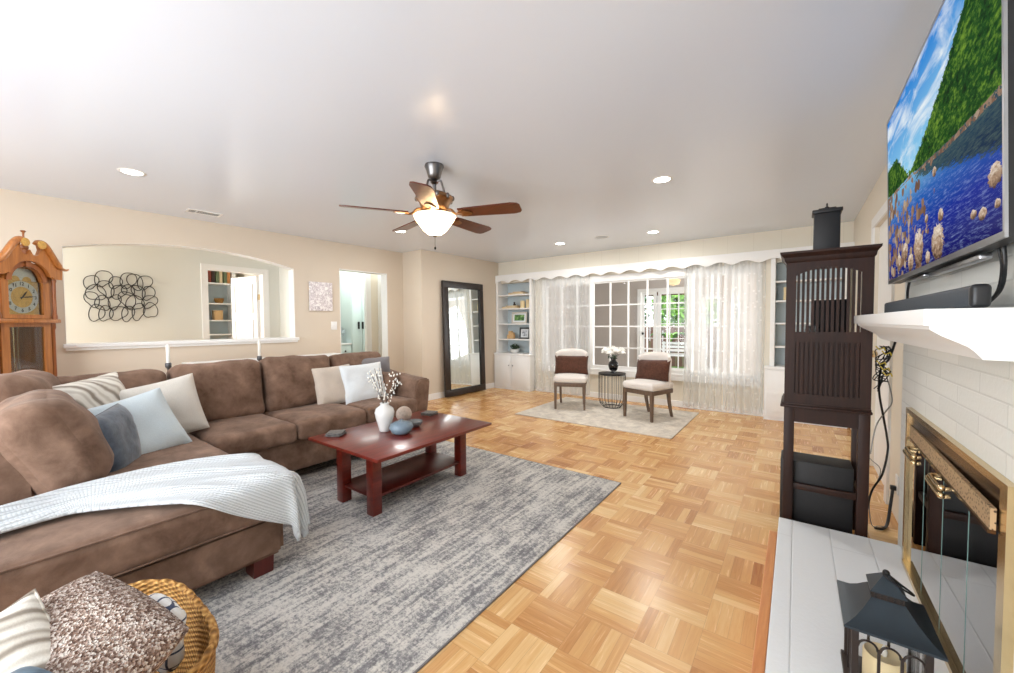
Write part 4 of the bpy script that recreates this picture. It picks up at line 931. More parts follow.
# ================================================================== CHAIRS
def make_chair(label):
    t = thing('upholstered_chair', label, 'chair', (0, 0, 0), 0, 'cream chairs on the beige rug')
    part('seat', cushion(bmn(), .475, .47, .095, .04, .018, .002, 14, 61, Matrix.Translation((0, 0, .43))), 'f_chair', t, 180)
    # curved back wrapping the seat
    bm = bmn(); nu, nv = 28, 14; V = {}
    for s in (0, 1):
        for i in range(nu + 1):
            u = -1 + 2 * i / nu; a = u * .80; r = .248 - s * .030
            X = r * math.sin(a) / math.sin(.80); Y = .12 + .12 * (math.cos(a) - math.cos(.80)) / (1 - math.cos(.80)) - s * .045
            top = .85 - .06 * abs(u) ** 3
            for j in range(nv + 1):
                q = j / nv; z = .40 + (top - .40) * q
                lean = .05 * q * (1 - .4 * abs(u)); th = math.sin(PI * min(1, max(0, (q - .86) / .28 + .5)))  # round the top edge
                yy = Y + lean; xx = X
                if q > .9: k = (q - .9) / .1; yy += (-.5 + s) * -0.0 + ((-.022 if s == 0 else .022) * k * k); z -= .012 * k * k * 0
                V[(s, i, j)] = bm.verts.new((xx, yy, z))
    for s in (0, 1):
        for i in range(nu):
            for j in range(nv): bm.faces.new((V[(s, i, j)], V[(s, i + 1, j)], V[(s, i + 1, j + 1)], V[(s, i, j + 1)]))
    for i in range(nu):
        bm.faces.new((V[(0, i, nv)], V[(0, i + 1, nv)], V[(1, i + 1, nv)], V[(1, i, nv)])); bm.faces.new((V[(0, i, 0)], V[(0, i + 1, 0)], V[(1, i + 1, 0)], V[(1, i, 0)]))
    for j in range(nv):
        for i in (0, nu): bm.faces.new((V[(0, i, j)], V[(0, i, j + 1)], V[(1, i, j + 1)], V[(1, i, j)]))
    part('backrest', bm, 'f_chair', t, 50)
    bm = bmn(); box(bm, -.225, .225, -.225, -.195, .33, .385, .004); box(bm, -.225, .225, .19, .22, .33, .385, .004); box(bm, -.225, -.195, -.2, .2, .33, .385, .004); box(bm, .195, .225, -.2, .2, .33, .385, .004); part('apron', bm, 'chair_wood', t)
    for sx in (-1, 1):
        bm = bmn(); x = sx * .205
        A = [bm.verts.new((x + a * .021, -.205 + b * .021, .37)) for a, b in ((-1, -1), (1, -1), (1, 1), (-1, 1))]; B = [bm.verts.new((x + a * .014, -.205 + b * .014, 0)) for a, b in ((-1, -1), (1, -1), (1, 1), (-1, 1))]
        bm.faces.new(A); bm.faces.new(B)
        for k in range(4): bm.faces.new((A[k], A[(k + 1) % 4], B[(k + 1) % 4], B[k]))
        part('leg', bm, 'chair_wood', t, 30)
        bm = bmn(); prev = None
        for k in range(7):
            q = k / 6; y = .19 + .085 * q ** 1.8; z = .38 * (1 - q); h = .02 - .006 * q
            ring = [bm.verts.new((sx * .175 + a * h, y + b * h, z)) for a, b in ((-1, -1), (1, -1), (1, 1), (-1, 1))]
            if prev:
                for m_ in range(4): bm.faces.new((prev[m_], prev[(m_ + 1) % 4], ring[(m_ + 1) % 4], ring[m_]))
            else: bm.faces.new(ring)
            prev = ring
        bm.faces.new(prev); part('leg', bm, 'chair_wood', t, 30)
    return t
c1 = make_chair('cream upholstered chair with brown pillow, standing left of the wire side table')
a1 = math.radians(22.5); c1.location = (-2.69, 5.28, .011); c1.rotation_euler[2] = a1
a2 = math.radians(-19)
dup(c1, (-1.566, 5.275, .011), a2, 'cream upholstered chair with brown pillow, standing right of the wire side table')
for (cx, cy, a, lab, sd, rl) in ((-2.69, 5.28, a1, 'left of the wire table', 71, 0.0), (-1.566, 5.275, a2, 'right of the wire table', 72, .06)):
    d = Vector((math.sin(a), -math.cos(a), 0)); p = Vector((cx, cy, 0)) - d * .095
    tpillow((p.x, p.y, .625), (d.x, d.y, .28), .50, .28, .12, 'f_brown', 'dark brown oblong pillow on the chair ' + lab, sd, rl)

# wire side table with vase of white flowers
t = thing('wire_side_table', 'round black wire drum side table between the two cream chairs', 'side table', (-2.19, 5.62, .011))
bm = bmn(); lathe(bm, [(.185, .485), (.195, .485), (.195, .505), (.185, .505)], seg=40); part('tabletop', bm, 'iron', t)
part('glass_top', lathe(bmn(), [(0, .494), (.186, .494), (.186, .500), (0, .500)], seg=40, cap=False), 'glass_smoke', t)
for r, z in ((.192, .485), (.125, .006)):
    tube(b_ := bmn(), [(r * math.cos(2 * PI * i / 40), r * math.sin(2 * PI * i / 40), z) for i in range(40)], .006, 6, closed=True); part('ring', b_, 'wire', t, 60)
for k in range(22):
    a = 2 * PI * k / 22; part('rod', tube(bmn(), [(r * math.cos(a), r * math.sin(a), z) for r, z in ((.192, .485), (.192, .12), (.175, .06), (.125, .008))], .0032, 5), 'wire', t, 60)
t = thing('vase', 'dark smoked glass footed vase of white flowers on the wire side table', 'vase', (-2.17, 5.62, .517))
part('body', lathe(bmn(), [(.05, 0), (.045, .01), (.025, .02), (.06, .05), (.075, .11), (.07, .15), (.04, .18), (.035, .2), (.05, .22), (.045, .222), (.03, .2), (.035, .18), (.06, .14), (.06, .10), (.04, .05), (0, .045)], seg=28), 'glass_smoke', t, 180)
t = thing('white_flowers', 'bunch of large white blooms in the dark glass vase', 'flowers', (-2.17, 5.62, .70)); rnd = random.Random(3)
bm = bmn()
for k in range(6): a = k * 1.1; tube(bm, [(0, 0, -.10), (math.cos(a) * .03, math.sin(a) * .03, .03), (math.cos(a) * .09, math.sin(a) * .09, .10)], .003, 5)
part('stem', bm, 'leaf_dark', t)
for k in range(9):
    a = k * 2 * PI / 8; r = .125 if k < 8 else 0; bm = bmn(); c = Vector((math.cos(a) * r, math.sin(a) * r, .12 + (.03 if k % 2 else 0) + (.05 if k == 8 else 0)))
    for m_ in range(9):
        b = m_ * 2 * PI / 6; rr = .028 if m_ < 6 else .01
        q = frame_mat(c + Vector((math.cos(b) * rr, math.sin(b) * rr, .012 if m_ < 6 else .02)), (math.cos(b) * .6, math.sin(b) * .6, .8)); t2 = bmesh.new(); bmesh.ops.create_uvsphere(t2, u_segments=8, v_segments=6, radius=1); t2.transform(q @ Matrix.Diagonal((.034, .044, .012, 1))); me = bpy.data.meshes.new('x'); t2.to_mesh(me); bm.from_mesh(me); t2.free(); bpy.data.meshes.remove(me)
    part('bloom', bm, 'bloom', t, 180)
bm = bmn(); leafcloud(bm, (0, 0, .05), (.07, .07, .04), 30, .03, rnd); part('leaves', bm, 'leaf_dark', t)

# ================================================================== LEANING MIRROR
bl_, br_ = Vector((-4.70, 4.77, 0)), Vector((-4.655, 5.745, 0)); tl_ = Vector((-4.80, 4.655, 1.965))
ang = PI / 2 + WA
t = thing('leaning_mirror', 'tall floor mirror in a wide distressed black frame leaning on the tan wall', 'mirror', (-4.690, 5.21, .016), ang)
lean = Matrix.Rotation(-math.atan2(.058, 1.965), 4, 'X')
W2, HH, fw = .495, 1.965, .115
def mp(name, bm, mat, par=None, sm=40): bm.transform(lean); return part(name, bm, mat, par or t, sm)
bm = bmn()
box(bm, -W2, W2, -.0, .045, 0, fw, .008); box(bm, -W2, W2, 0, .045, HH - fw, HH, .008); box(bm, -W2, -W2 + fw, 0, .045, fw - .002, HH - fw + .002, .008); box(bm, W2 - fw, W2, 0, .045, fw - .002, HH - fw + .002, .008)
# room side of the wall is local -y after rotation
mp('frame', bm, 'mirror_frame')
bm = bmn(); box(bm, -W2 + fw - .005, W2 - fw + .005, .018, .024, fw - .005, HH - fw + .005); mp('mirror_glass', bm, 'mirror')
bm = bmn()
for x in (-W2 + fw - .012, W2 - fw): box(bm, x, x + .012, -.004, .02, fw - .012, HH - fw + .012, .002)
for z in (fw - .012, HH - fw): box(bm, -W2 + fw - .012, W2 - fw + .012, -.004, .02, z, z + .012, .002)
mp('inner_bead', bm, 'black')
# ================================================================== GRANDFATHER CLOCK (local: front faces +x)
ck = thing('grandfather_clock', 'honey oak grandfather clock with brass dial and scrolled top in the left corner', 'clock', (-5.05, .297, 0), math.radians(45))
def CP(name, bm, mat='clock_wood', par=None, sm=35, label=None): return part(name, bm, mat, par or ck, sm, label)
bm = bmn(); box(bm, -.27, .03, -.27, .27, 0, .08, .006); box(bm, -.265, .015, -.25, .25, .08, .46, .006); box(bm, -.27, .03, -.27, .27, .46, .50, .008); CP('base', bm)
bm = bmn(); box(bm, -.25, -.235, -.21, .21, .5, 1.28); box(bm, -.25, -.02, -.21, -.195, .5, 1.28); box(bm, -.25, -.02, .195, .21, .5, 1.28); box(bm, -.03, -.021, .21, .24, .5, 1.28); box(bm, -.03, -.021, -.24, -.21, .5, 1.28); CP('case', bm)
bm = bmn(); box(bm, -.02, 0, -.195, -.135, .5, 1.28); box(bm, -.02, 0, .135, .195, .5, 1.28); box(bm, -.02, 0, -.135, .135, .5, .55); box(bm, -.02, 0, -.135, .135, 1.25, 1.28); d = CP('door', bm)
part('door_glass', box(bmn(), -.012, -.009, -.135, .135, .55, 1.25), 'glass_clock', d)
for s in (-1, 1):
    bm = bmn(); lathe(bm, [(.022, .5), (.022, .56), (.016, .58), (.016, 1.22), (.022, 1.24), (.022, 1.28)], (-.012, s * .222, 0), 14); CP('column', bm, 'clock_wood_dark', sm=50)
    bm = bmn(); lathe(bm, [(.018, 1.315), (.018, 1.34), (.013, 1.36), (.013, 1.62), (.018, 1.64), (.018, 1.66)], (.01, s * .222, 0), 14); CP('column', bm, 'clock_wood_dark', sm=50)
bm = bmn(); box(bm, -.27, .035, -.25, .25, 1.28, 1.315, .008); CP('moulding', bm)
bm = bmn(); box(bm, -.25, -.02, -.22, -.205, 1.315, 1.72); box(bm, -.25, -.02, .205, .22, 1.315, 1.72); box(bm, -.25, -.235, -.205, .205, 1.315, 1.72); box(bm, -.25, -.02, -.22, .22, 1.72, 1.735); CP('hood', bm)
def arch(cy, cz, r, n=20): return [(cy + r * math.cos(PI * i / n), cz + r * math.sin(PI * i / n)) for i in range(n + 1)]
def ringprism(bm, out, inn, x0, x1):
    n = len(out)
    O0 = [bm.verts.new((x0, a, b)) for a, b in out]; O1 = [bm.verts.new((x1, a, b)) for a, b in out]; I0 = [bm.verts.new((x0, a, b)) for a, b in inn]; I1 = [bm.verts.new((x1, a, b)) for a, b in inn]
    for i in range(n):
        j = (i + 1) % n
        bm.faces.new((O1[i], O1[j], I1[j], I1[i])); bm.faces.new((O0[i], O0[j], I0[j], I0[i])); bm.faces.new((O0[i], O0[j], O1[j], O1[i])); bm.faces.new((I0[i], I0[j], I1[j], I1[i]))
AC = 1.618
bm = bmn(); out = [(.185, 1.318), (.185, AC)] + arch(0, AC, .158)[1:-1] + [(-.185, AC), (-.185, 1.318)]; inn = [(.135, 1.35), (.135, AC)] + arch(0, AC, .118)[1:-1] + [(-.135, AC), (-.135, 1.35)]
ringprism(bm, out, inn, -.015, .005); d = CP('hood_door', bm)
bm = bmn(); ringprism(bm, [(.160, AC)] + arch(0, AC, .160) + [(-.160, AC)], [(.122, AC)] + arch(0, AC, .122) + [(-.122, AC)], .005, .018); part('arch_moulding', bm, 'clock_wood_dark', d, 30)
part('hood_glass', box(bmn(), -.012, -.010, -.134, .134, 1.351, 1.735), 'glass_clock', d)
top = []
for i in range(15):
    q = i / 14; y = -.265 + .185 * q; top.append((y, 1.735 + .195 * (3 * q * q - 2 * q ** 3)))
gap = [(-.074, 1.915), (-.082, 1.885), (-.066, 1.845), (-.035, 1.825), (-.018, 1.84), (0, 1.875), (.018, 1.84), (.035, 1.825), (.066, 1.845), (.082, 1.885), (.074, 1.915)]
board = top + gap + [(-a_, b_) for a_, b_ in top[::-1]] + [(.26, 1.655), (.20, 1.655), (.175, 1.675)] + arch(0, AC, .166)[2:-2] + [(-.175, 1.675), (-.20, 1.655), (-.26, 1.655)]
bm = bmn(); prism(bm, board, 'X', .018, .045); CP('pediment_board', bm, 'clock_wood', sm=20)
bm = bmn(); box(bm, -.03, -.016, .184, .24, 1.318, AC); box(bm, -.03, -.016, -.24, -.184, 1.318, AC); prism(bm, arch(0, AC, .135) + [(-.24, AC), (-.24, 1.775), (.24, 1.775), (.24, AC)], 'X', -.025, -.016); CP('hood_front', bm, sm=20)
bm = bmn(); box(bm, -.22, .018, .235, .26, 1.66, 1.74); box(bm, -.22, .018, -.26, -.235, 1.66, 1.74); CP('hood_return', bm)
for s in (-1, 1):
    P = [(.050, s * a_, b_) for a_, b_ in [(.315, 1.755), (.29, 1.745)] + [(-x_, z_ + .014) for x_, z_ in top[1:]] + [(.055, 1.94), (.045, 1.925)]]
    bm = bmn(); Q = smooth_path(P, 3); tube(bm, Q, [.006 + .018 * min(1, k / 12) for k in range(len(Q))], 10); CP('swan_neck', bm, 'clock_wood', sm=60)
    bm = bmn(); lathe(bm, [(.034, 0), (.032, .008), (.016, .010), (0, .014)], seg=20); bm.transform(Matrix.Translation((.068, s * .066, 1.925)) @ Matrix.Rotation(PI / 2, 4, 'Y')); CP('rosette', bm, 'gold_plate', sm=50)
bm = bmn(); lathe(bm, [(.008, 1.87), (.024, 1.88), (.028, 1.90), (.016, 1.915), (.008, 1.93), (.013, 1.955), (.006, 1.975), (.007, 2.01), (.017, 2.02), (.013, 2.028), (0, 2.03)], (-.0, 0, 0), seg=16); box(bm, -.015, .03, -.02, .02, 1.735, 1.872); CP('finial', bm, 'clock_wood_dark', sm=60)
DC = 1.49
bm = bmn(); box(bm, -.04, -.03, -.134, .134, 1.35, 1.625); dl = CP('dial', bm, 'gold_plate')
bm = bmn(); prism(bm, arch(0, 1.622, .125), 'X', -.04, -.031); CP('moon_dial', bm, 'silver_ring')
bm = bmn(); prism(bm, arch(-.045, 1.625, .035, 12), 'X', -.031, -.029); prism(bm, arch(.045, 1.625, .035, 12), 'X', -.031, -.029); CP('moon_hump', bm, 'gold_plate')
def annulus(bm, r0, r1, x, c=DC):
    A = [bm.verts.new((x, r0 * math.cos(2 * PI * i / 48), c + r0 * math.sin(2 * PI * i / 48))) for i in range(48)]; B = [bm.verts.new((x, r1 * math.cos(2 * PI * i / 48), c + r1 * math.sin(2 * PI * i / 48))) for i in range(48)]
    for i in range(48): bm.faces.new((A[i], A[(i + 1) % 48], B[(i + 1) % 48], B[i]))
bm = bmn(); annulus(bm, .084, .130, -.028); part('chapter_ring', bm, 'silver_ring', dl)
bm = bmn()
for h in range(1, 13):
    a = PI / 2 - h * PI / 6; y_, z_ = .107 * math.cos(a), .107 * math.sin(a)
    textbm(bm, str(h), .038, Matrix(((0, 0, 1, -.027), (1, 0, 0, y_), (0, 1, 0, DC + z_), (0, 0, 0, 1))), .0006)
part('numerals', bm, 'black', dl)
def hand(name, ang, L, w_, x):
    bm = bmn(); prism(bm, [(-w_, -.02), (w_, -.02), (w_ * 1.6, L * .6), (0, L), (-w_ * 1.6, L * .6)], 'X', x, x + .001)
    bm.transform(Matrix.Translation((0, 0, DC)) @ Matrix.Rotation(-ang, 4, 'X')); return part(name, bm, 'black', dl)
hand('hour_hand', math.radians(37), .068, .004, -.0255); hand('minute_hand', math.radians(84), .108, .003, -.0235)
bm = bmn(); tube(bm, [(-.1, 0, 1.28), (-.1, 0, .74)], .005, 6); bm2 = lathe(bmn(), [(.0, -.008), (.07, -.005), (.07, .005), (0, .008)], seg=24); bm2.transform(Matrix.Translation((-.1, 0, .70)) @ Matrix.Rotation(PI / 2, 4, 'Y')); p_ = CP('pendulum_rod', bm, 'brass'); part('pendulum_bob', bm2, 'brass', p_)
for y in (-.085, .0, .085):
    bm = bmn(); lathe(bm, [(.022, .56), (.026, .57), (.026, .80), (.022, .81), (.004, .815), (.003, 1.28)], (-.15, y, 0), 14); CP('weight', bm, 'brass_dim', sm=50)

# ================================================================== WALL THINGS
# tangled wire art on the dining room wall (faces +x)
t = thing('wire_wall_art', 'black wire wall art of tangled loops on the dining room wall', 'wall art', (-6.985, 1.20, 1.63))
rnd = random.Random(4)
for r in range(4):
    for c in range(6):
        cy = -.265 + c * .106 + (r % 2 - .5) * .03 + rnd.uniform(-.025, .025); cz = .20 - r * .135 + rnd.uniform(-.035, .035); a, b = rnd.uniform(.052, .078), rnd.uniform(.078, .115); ph = rnd.uniform(0, 3); P = []
        for i in range(28):
            u = 2 * PI * i / 28; k = 1 + .16 * math.sin(2 * u + ph) + .08 * math.sin(3 * u + ph * 2)
            P.append((.006 + .004 * math.sin(u + ph), cy * .95 + a * k * math.cos(u), cz * .93 + b * k * math.sin(u)))
        bm = bmn(); tube(bm, P, .0048, 6, closed=True); part('wire_loop', bm, 'wire', t, 60)
def wallthing(s, z, n=0.0): return (WM @ Vector((n, s, z)))[:]
t = thing('canvas_picture', 'small square abstract canvas in pale pink and grey on the tan wall', 'picture', wallthing(2.958, 1.645), WA)
part('canvas', box(bmn(), .003, .03, -.16, .16, -.20, .20, .003), 'canvas', t)
t = thing('light_switch', 'white double light switch on the tan wall beside the doorway', 'switch', wallthing(3.145, 1.235), WA)
part('plate', box(bmn(), .001, .007, -.045, .045, -.06, .06, .003), 'white_plastic', t)
for y in (-.02, .02): part('rocker', box(bmn(), .006, .011, y - .013, y + .013, -.028, .028, .002), 'white_plastic', t)

# ================================================================== DINING SHELVES AND KITCHEN
t = thing('bookshelf', 'white shelf unit with pale blue back seen through the dining room door', 'shelf', (-8.5, 2.75, 0))
x0, x1, y0, y1 = -8.60, -8.32, 2.52, 2.90
bm = bmn(); box(bm, x0, x1, y0 - .04, y0, 0, 2.4); box(bm, x0, x1, y1, y1 + .05, 0, 2.4); part('side', bm, 'trim', t, world=True)
part('back_panel', box(bmn(), x0, x0 + .01, y0, y1, 0, 2.4), 'niche', t, world=True)
for z in (1.07, 1.32, 1.62, 1.98): part('shelf', box(bmn(), x0, x1, y0, y1, z, z + .022), 'trim', t, world=True)
for i, (y, h, m_) in enumerate(((2.56, .27, 'book_a'), (2.615, .25, 'book_e'), (2.68, .28, 'book_b'), (2.73, .24, 'book_c'), (2.80, .26, 'book_b'), (2.85, .22, 'book_d'))):
    nm = ('red book at the left end', 'dark brown book beside the red one', 'tall sage green book', 'cream book in the middle', 'green book right of the cream one', 'orange book at the right end')[i]
    t = thing('book', nm + ' on the top shelf of the far room', 'book', (-8.42, y, 2.003), 0, 'books in the far shelf unit')
    part('cover', box(bmn(), -.08, .08, -.021, .021, 0, h, .002), m_, t); part('pages', box(bmn(), -.076, .076, -.017, .017, h - .002, h + .001), 'book_c', t)
t = thing('small_basket', 'small round wicker basket on the middle shelf of the far shelf unit', 'basket', (-8.44, 2.72, 1.643)); part('body', lathe(bmn(), [(.05, 0), (.07, .05), (.075, .09), (.065, .09), (.06, .02), (0, .02)]), 'wicker', t, 60)
t = thing('wooden_box', 'tan wooden box on the lower shelf of the far shelf unit', 'box', (-8.42, 2.70, 1.343)); part('body', box(bmn(), -.06, .06, -.08, .05, 0, .16, .004), 'pale_wood', t); part('lid', box(bmn(), -.063, .063, -.083, .053, .16, .172, .003), 'pale_wood', t)
# kitchen
t = thing('kitchen_cabinet', 'pale blue-green tall kitchen cabinet with two dark handles seen through the doorway', 'cabinet', (-7.3, 4.82, 0))
part('body', box(bmn(), -7.45, -6.95, 4.40, 4.86, 0, 2.25, .004), 'teal', t, world=True)
for y0, y1 in ((4.41, 4.622), (4.638, 4.85)):
    d = part('door', box(bmn(), -6.95, -6.93, y0, y1, .1, 2.2, .004), 'teal', t, world=True)
    yy = y1 - .075 if y0 < 4.5 else y0 - .005
    part('handle', box(bmn(), -6.93, -6.91, yy - .018, yy + .018, 1.16, 1.30, .004), 'iron', d, world=True)
t = thing('base_cabinet', 'pale green drawer unit with round knobs at the left of the doorway view', 'cabinet', (-7.2, 4.1, 0))
part('body', box(bmn(), -7.45, -6.95, 3.7, 4.39, 0, .86, .004), 'teal', t, world=True)
part('counter', box(bmn(), -7.47, -6.92, 3.68, 4.395, .86, .89, .004), 'trim', t, world=True)
for z0 in (.62, .36, .10):
    d = part('drawer', box(bmn(), -6.95, -6.93, 3.9, 4.38, z0, z0 + .23, .004), 'teal', t, world=True); part('knob', ball(bmn(), (-6.915, 4.25, z0 + .12), .018), 'iron', d, 60, world=True)
t = thing('kitchen_flowers', 'blue-green potted arrangement on the kitchen drawers', 'plant', (-7.15, 4.22, .892))
part('pot', lathe(bmn(), [(.05, 0), (.07, .08), (.06, .10), (.05, .08), (0, .08)]), 'stone_blue', t, 60)
bm = bmn(); leafcloud(bm, (0, 0, .22), (.14, .14, .12), 160, .05, random.Random(9)); part('foliage', bm, 'niche', t)
t = thing('kitchen_picture', 'small blue-grey square picture on the white kitchen wall', 'picture', (-7.495, 4.62, 1.5)); bm = box(bmn(), 0, .02, -.10, .10, -.10, .10, .003)
part('frame', bm, 'ceramic', t); part('print', box(bmn(), .02, .022, -.08, .08, -.08, .08), 'stone_blue', t)
t.location = (-7.49, 4.20, 1.50); RM[t.name] = Matrix.Translation(t.location)

# ================================================================== CEILING FAN
fan = thing('ceiling_fan', 'ceiling fan with cherry blades, bronze motor and lit bowl light in the living room', 'ceiling fan', (-2.20, 2.10, 0))
part('canopy', lathe(bmn(), [(.068, 2.44), (.072, 2.425), (.060, 2.40), (.052, 2.37), (.045, 2.345), (.025, 2.335), (.02, 2.33)], seg=28), 'pewter', fan, 60)
bm = bmn(); tube(bm, [(0, 0, 2.34), (0, 0, 2.24)], .014); lathe(bm, [(.014, 2.33), (.03, 2.31), (.014, 2.295)]); part('downrod', bm, 'pewter', fan, 60)
for k in range(3):
    a = k * 2 * PI / 3 + .35; c, s = math.cos(a), math.sin(a)
    part('yoke_arm', tube(bmn(), smooth_path([(c * .015, s * .015, 2.315), (c * .05, s * .05, 2.32), (c * .065, s * .065, 2.28), (c * .085, s * .085, 2.215)], 5), .008), 'pewter', fan, 60)
part('motor_housing', lathe(bmn(), [(.02, 2.235), (.10, 2.225), (.135, 2.205), (.142, 2.19), (.135, 2.178), (.118, 2.165), (.105, 2.13), (.092, 2.10), (.075, 2.092), (0, 2.09)], seg=40), 'bronze', fan, 60)
for k in range(10):
    a = k * PI / 5; part('ornament', ball(bmn(), (.136 * math.cos(a), .136 * math.sin(a), 2.192), .014, .014, .02, 8, 6), 'pewter', fan, 60)
part('light_fitter', lathe(bmn(), [(.075, 2.092), (.10, 2.088), (.108, 2.078), (.09, 2.07), (.085, 2.06), (0, 2.06)], seg=32), 'brass_dim', fan, 60)
part('glass_bowl', lathe(bmn(), [(.085, 2.062), (.152, 2.066), (.157, 2.060), (.145, 2.035), (.115, 1.995), (.085, 1.955), (.05, 1.928), (.015, 1.92), (0, 1.919)], seg=40, cap=False), 'bowl', fan, 180)
part('finial', lathe(bmn(), [(0, 1.905), (.01, 1.907), (.018, 1.915), (.012, 1.922)], seg=14), 'pewter', fan, 60)
bm = bmn(); tube(bm, [(0, 0, 1.908), (0, 0, 1.835)], .0015, 5); ball(bm, (0, 0, 1.825), .008, .008, .012, 8, 6); part('pull_chain', bm, 'iron', fan, 60)
for k in range(5):
    a = math.radians(21 + 72 * k)
    Rz = Matrix.Rotation(a, 4, 'Z'); pitch = Matrix.Translation((0, 0, 2.075)) @ Matrix.Rotation(math.radians(-12), 4, 'X')
    bm = bmn(); w0, w1 = .055, .075; P = [(.20, -w0), (.25, -w0 - .006), (.60, -w1), (.645, -w1 + .012), (.66, -w1 + .035), (.66, w1 - .035), (.645, w1 - .012), (.60, w1), (.25, w0 + .006), (.20, w0)]
    prism(bm, P, 'Z', -.004, .004); bm.transform(Rz @ pitch); part('blade', bm, 'fan_wood', fan, 30)
    bm = bmn(); prism(bm, [(.19, -.02), (.23, -.045), (.29, -.02), (.30, 0), (.29, .02), (.23, .045), (.19, .02)], 'Z', -.012, -.005)
    tube(bm, smooth_path([(.085, 0, .03), (.13, 0, .028), (.17, 0, -.008), (.22, 0, -.009)], 4), .009); bm.transform(Rz @ pitch); part('blade_iron', bm, 'bronze', fan, 40)
point('fan_bulb', (-2.2, 2.1, 2.02), 11, (1.0, 0.82, 0.6), 0.05)

# ================================================================== CEILING FITTINGS
LS = [(-4.157, .794, 'nearest the grandfather clock'), (-.917, 3.44, 'right of the ceiling fan, nearest the slatted cabinet'), (-4.10, 3.31, 'just behind the lowest left fan blade'), (-2.864, 5.27, 'above the left curtain, near the far wall'), (-1.534, 5.35, 'nearest the far wall above the clear window')]
for i, (x, y, lab) in enumerate(LS):
    if i == 0:
        r0 = thing('recessed_light', 'lit round recessed ceiling light ' + lab, 'ceiling light', (x, y, 2.44), 0, 'recessed ceiling lights')
        part('trim_ring', lathe(bmn(), [(.062, -.002), (.078, -.004), (.085, 0), (.085, .001), (.062, .001)], seg=32, cap=False), 'white_plastic', r0, 60)
        part('lens', lathe(bmn(), [(.063, -.003), (0, -.003)], seg=32, cap=False), 'lamp_white', r0, 60)
    else: dup(r0, (x, y, 2.44), 0, 'lit round recessed ceiling light ' + lab)
t = thing('ceiling_speaker', 'small grey round grille in the ceiling between the two far recessed lights', 'ceiling speaker', (-2.187, 5.225, 2.44)); part('grille', lathe(bmn(), [(.085, -.001), (.08, -.004), (0, -.005)], seg=28, cap=False), 'steel', t, 60); part('bezel', lathe(bmn(), [(.085, 0), (.09, -.004), (.1, 0)], seg=28, cap=False), 'white_plastic', t, 60)
t = thing('ceiling_vent', 'white rectangular ceiling vent with dark slots close to the left wall', 'vent', (-5.06, 1.52, 2.44), WA)
bm = bmn(); box(bm, -.075, .075, -.15, -.13, -.006, 0); box(bm, -.075, .075, .13, .15, -.006, 0); box(bm, -.075, -.055, -.13, .13, -.006, 0); box(bm, .055, .075, -.13, .13, -.006, 0); box(bm, -.055, .055, -.07, -.06, -.006, 0); part('frame', bm, 'white_plastic', t)
part('duct', box(bmn(), -.055, .055, -.13, .13, -.002, -.0005), 'black', t)
for k in range(3): bm = box(bmn(), -.033 + k * .03, -.027 + k * .03, -.13, .13, -.004, -.003); part('louvre', bm, 'white_plastic', t)

for i, (x, y, lab) in enumerate(LS):
    l = bpy.data.lights.new('recessed_lamp', 'AREA'); l.shape = 'DISK'; l.size = .12; l.energy = 9 if i == 0 else 13; l.color = (1.0, .98, .95)
    o = bpy.data.objects.new('recessed_lamp', l); COL.objects.link(o); o.location = (x, y, 2.434)
# ================================================================== MANTEL, FIREPLACE
t = thing('mantel_shelf', 'white painted mantel shelf with curved moulding on the brick chimney', 'mantel', (.40, 2.1, 1.15))
bm = bmn(); box(bm, .25, .449, 1.38, 2.83, 1.247, 1.289, .003); part('shelf_board', bm, 'trim', t, world=True)
pf = [(.262, 1.247), (.264, 1.238), (.285, 1.222), (.31, 1.208), (.327, 1.198), (.34, 1.185), (.352, 1.168), (.449, 1.166), (.449, 1.247)]
bm = bmn(); prism(bm, pf, 'Y', 1.395, 2.80); part('cove_moulding', bm, 'trim', t, 40, world=True)
fp = thing('fireplace_doors', 'brass-framed glass fireplace doors with perforated vent strip, set in white brick', 'fireplace', (.44, 2.10, .10))
y0, y1, z0, z1 = 1.515, 2.645, .101, .848
bm = bmn(); box(bm, .430, .45, y0, y0 + .045, z0, z1); box(bm, .430, .45, y1 - .03, y1, z0, z1); box(bm, .430, .45, y0 + .045, y1 - .03, z1 - .022, z1); box(bm, .425, .45, y0 + .045, y1 - .03, z0, z0 + .02); part('frame', bm, 'brass', fp, world=True)
part('header_panel', box(bmn(), .440, .452, y0 + .045, y1 - .03, .70, z1 - .022), 'bronze_panel', fp, world=True)
bm = bmn(); prism(bm, [(.438, 2.612), (.415, 1.56), (.426, 1.56), (.448, 2.612)], 'Z', .715, .772); part('vent_strip', bm, 'perf', fp, world=True)
bm = bmn(); prism(bm, [(.434, 2.612), (.411, 1.56), (.426, 1.56), (.448, 2.612)], 'Z', .705, .715); part('door_rail', bm, 'bronze_panel', fp, world=True)
yy = [y1 - .03 - (y1 - y0 - .075) * k / 4 for k in range(5)]
for k in range(4):
    a, b = yy[k + 1], yy[k]; d = part('glass_door', box(bmn(), .443, .448, a + .003, b - .003, z0 + .022, .702), 'glass_dark', fp, world=True)
    bm = bmn(); box(bm, .442, .449, a, a + .0025, z0 + .02, .704); part('stile', bm, 'glass_edge', d, world=True)
for yc in (2.36, 1.98):
    for s in (0, .05):
        bm = bmn(); zz = .70 - s * .5
        tube(bm, smooth_path([(.442, yc + .08 + s, zz), (.405, yc + .08 + s, zz), (.400, yc + .04, zz - .003), (.400, yc - .06, zz - .003), (.42, yc - .07, zz)], 4), .007); ball(bm, (.40, yc - .07, zz), .011); part('handle', bm, 'brass', fp, 60, world=True)
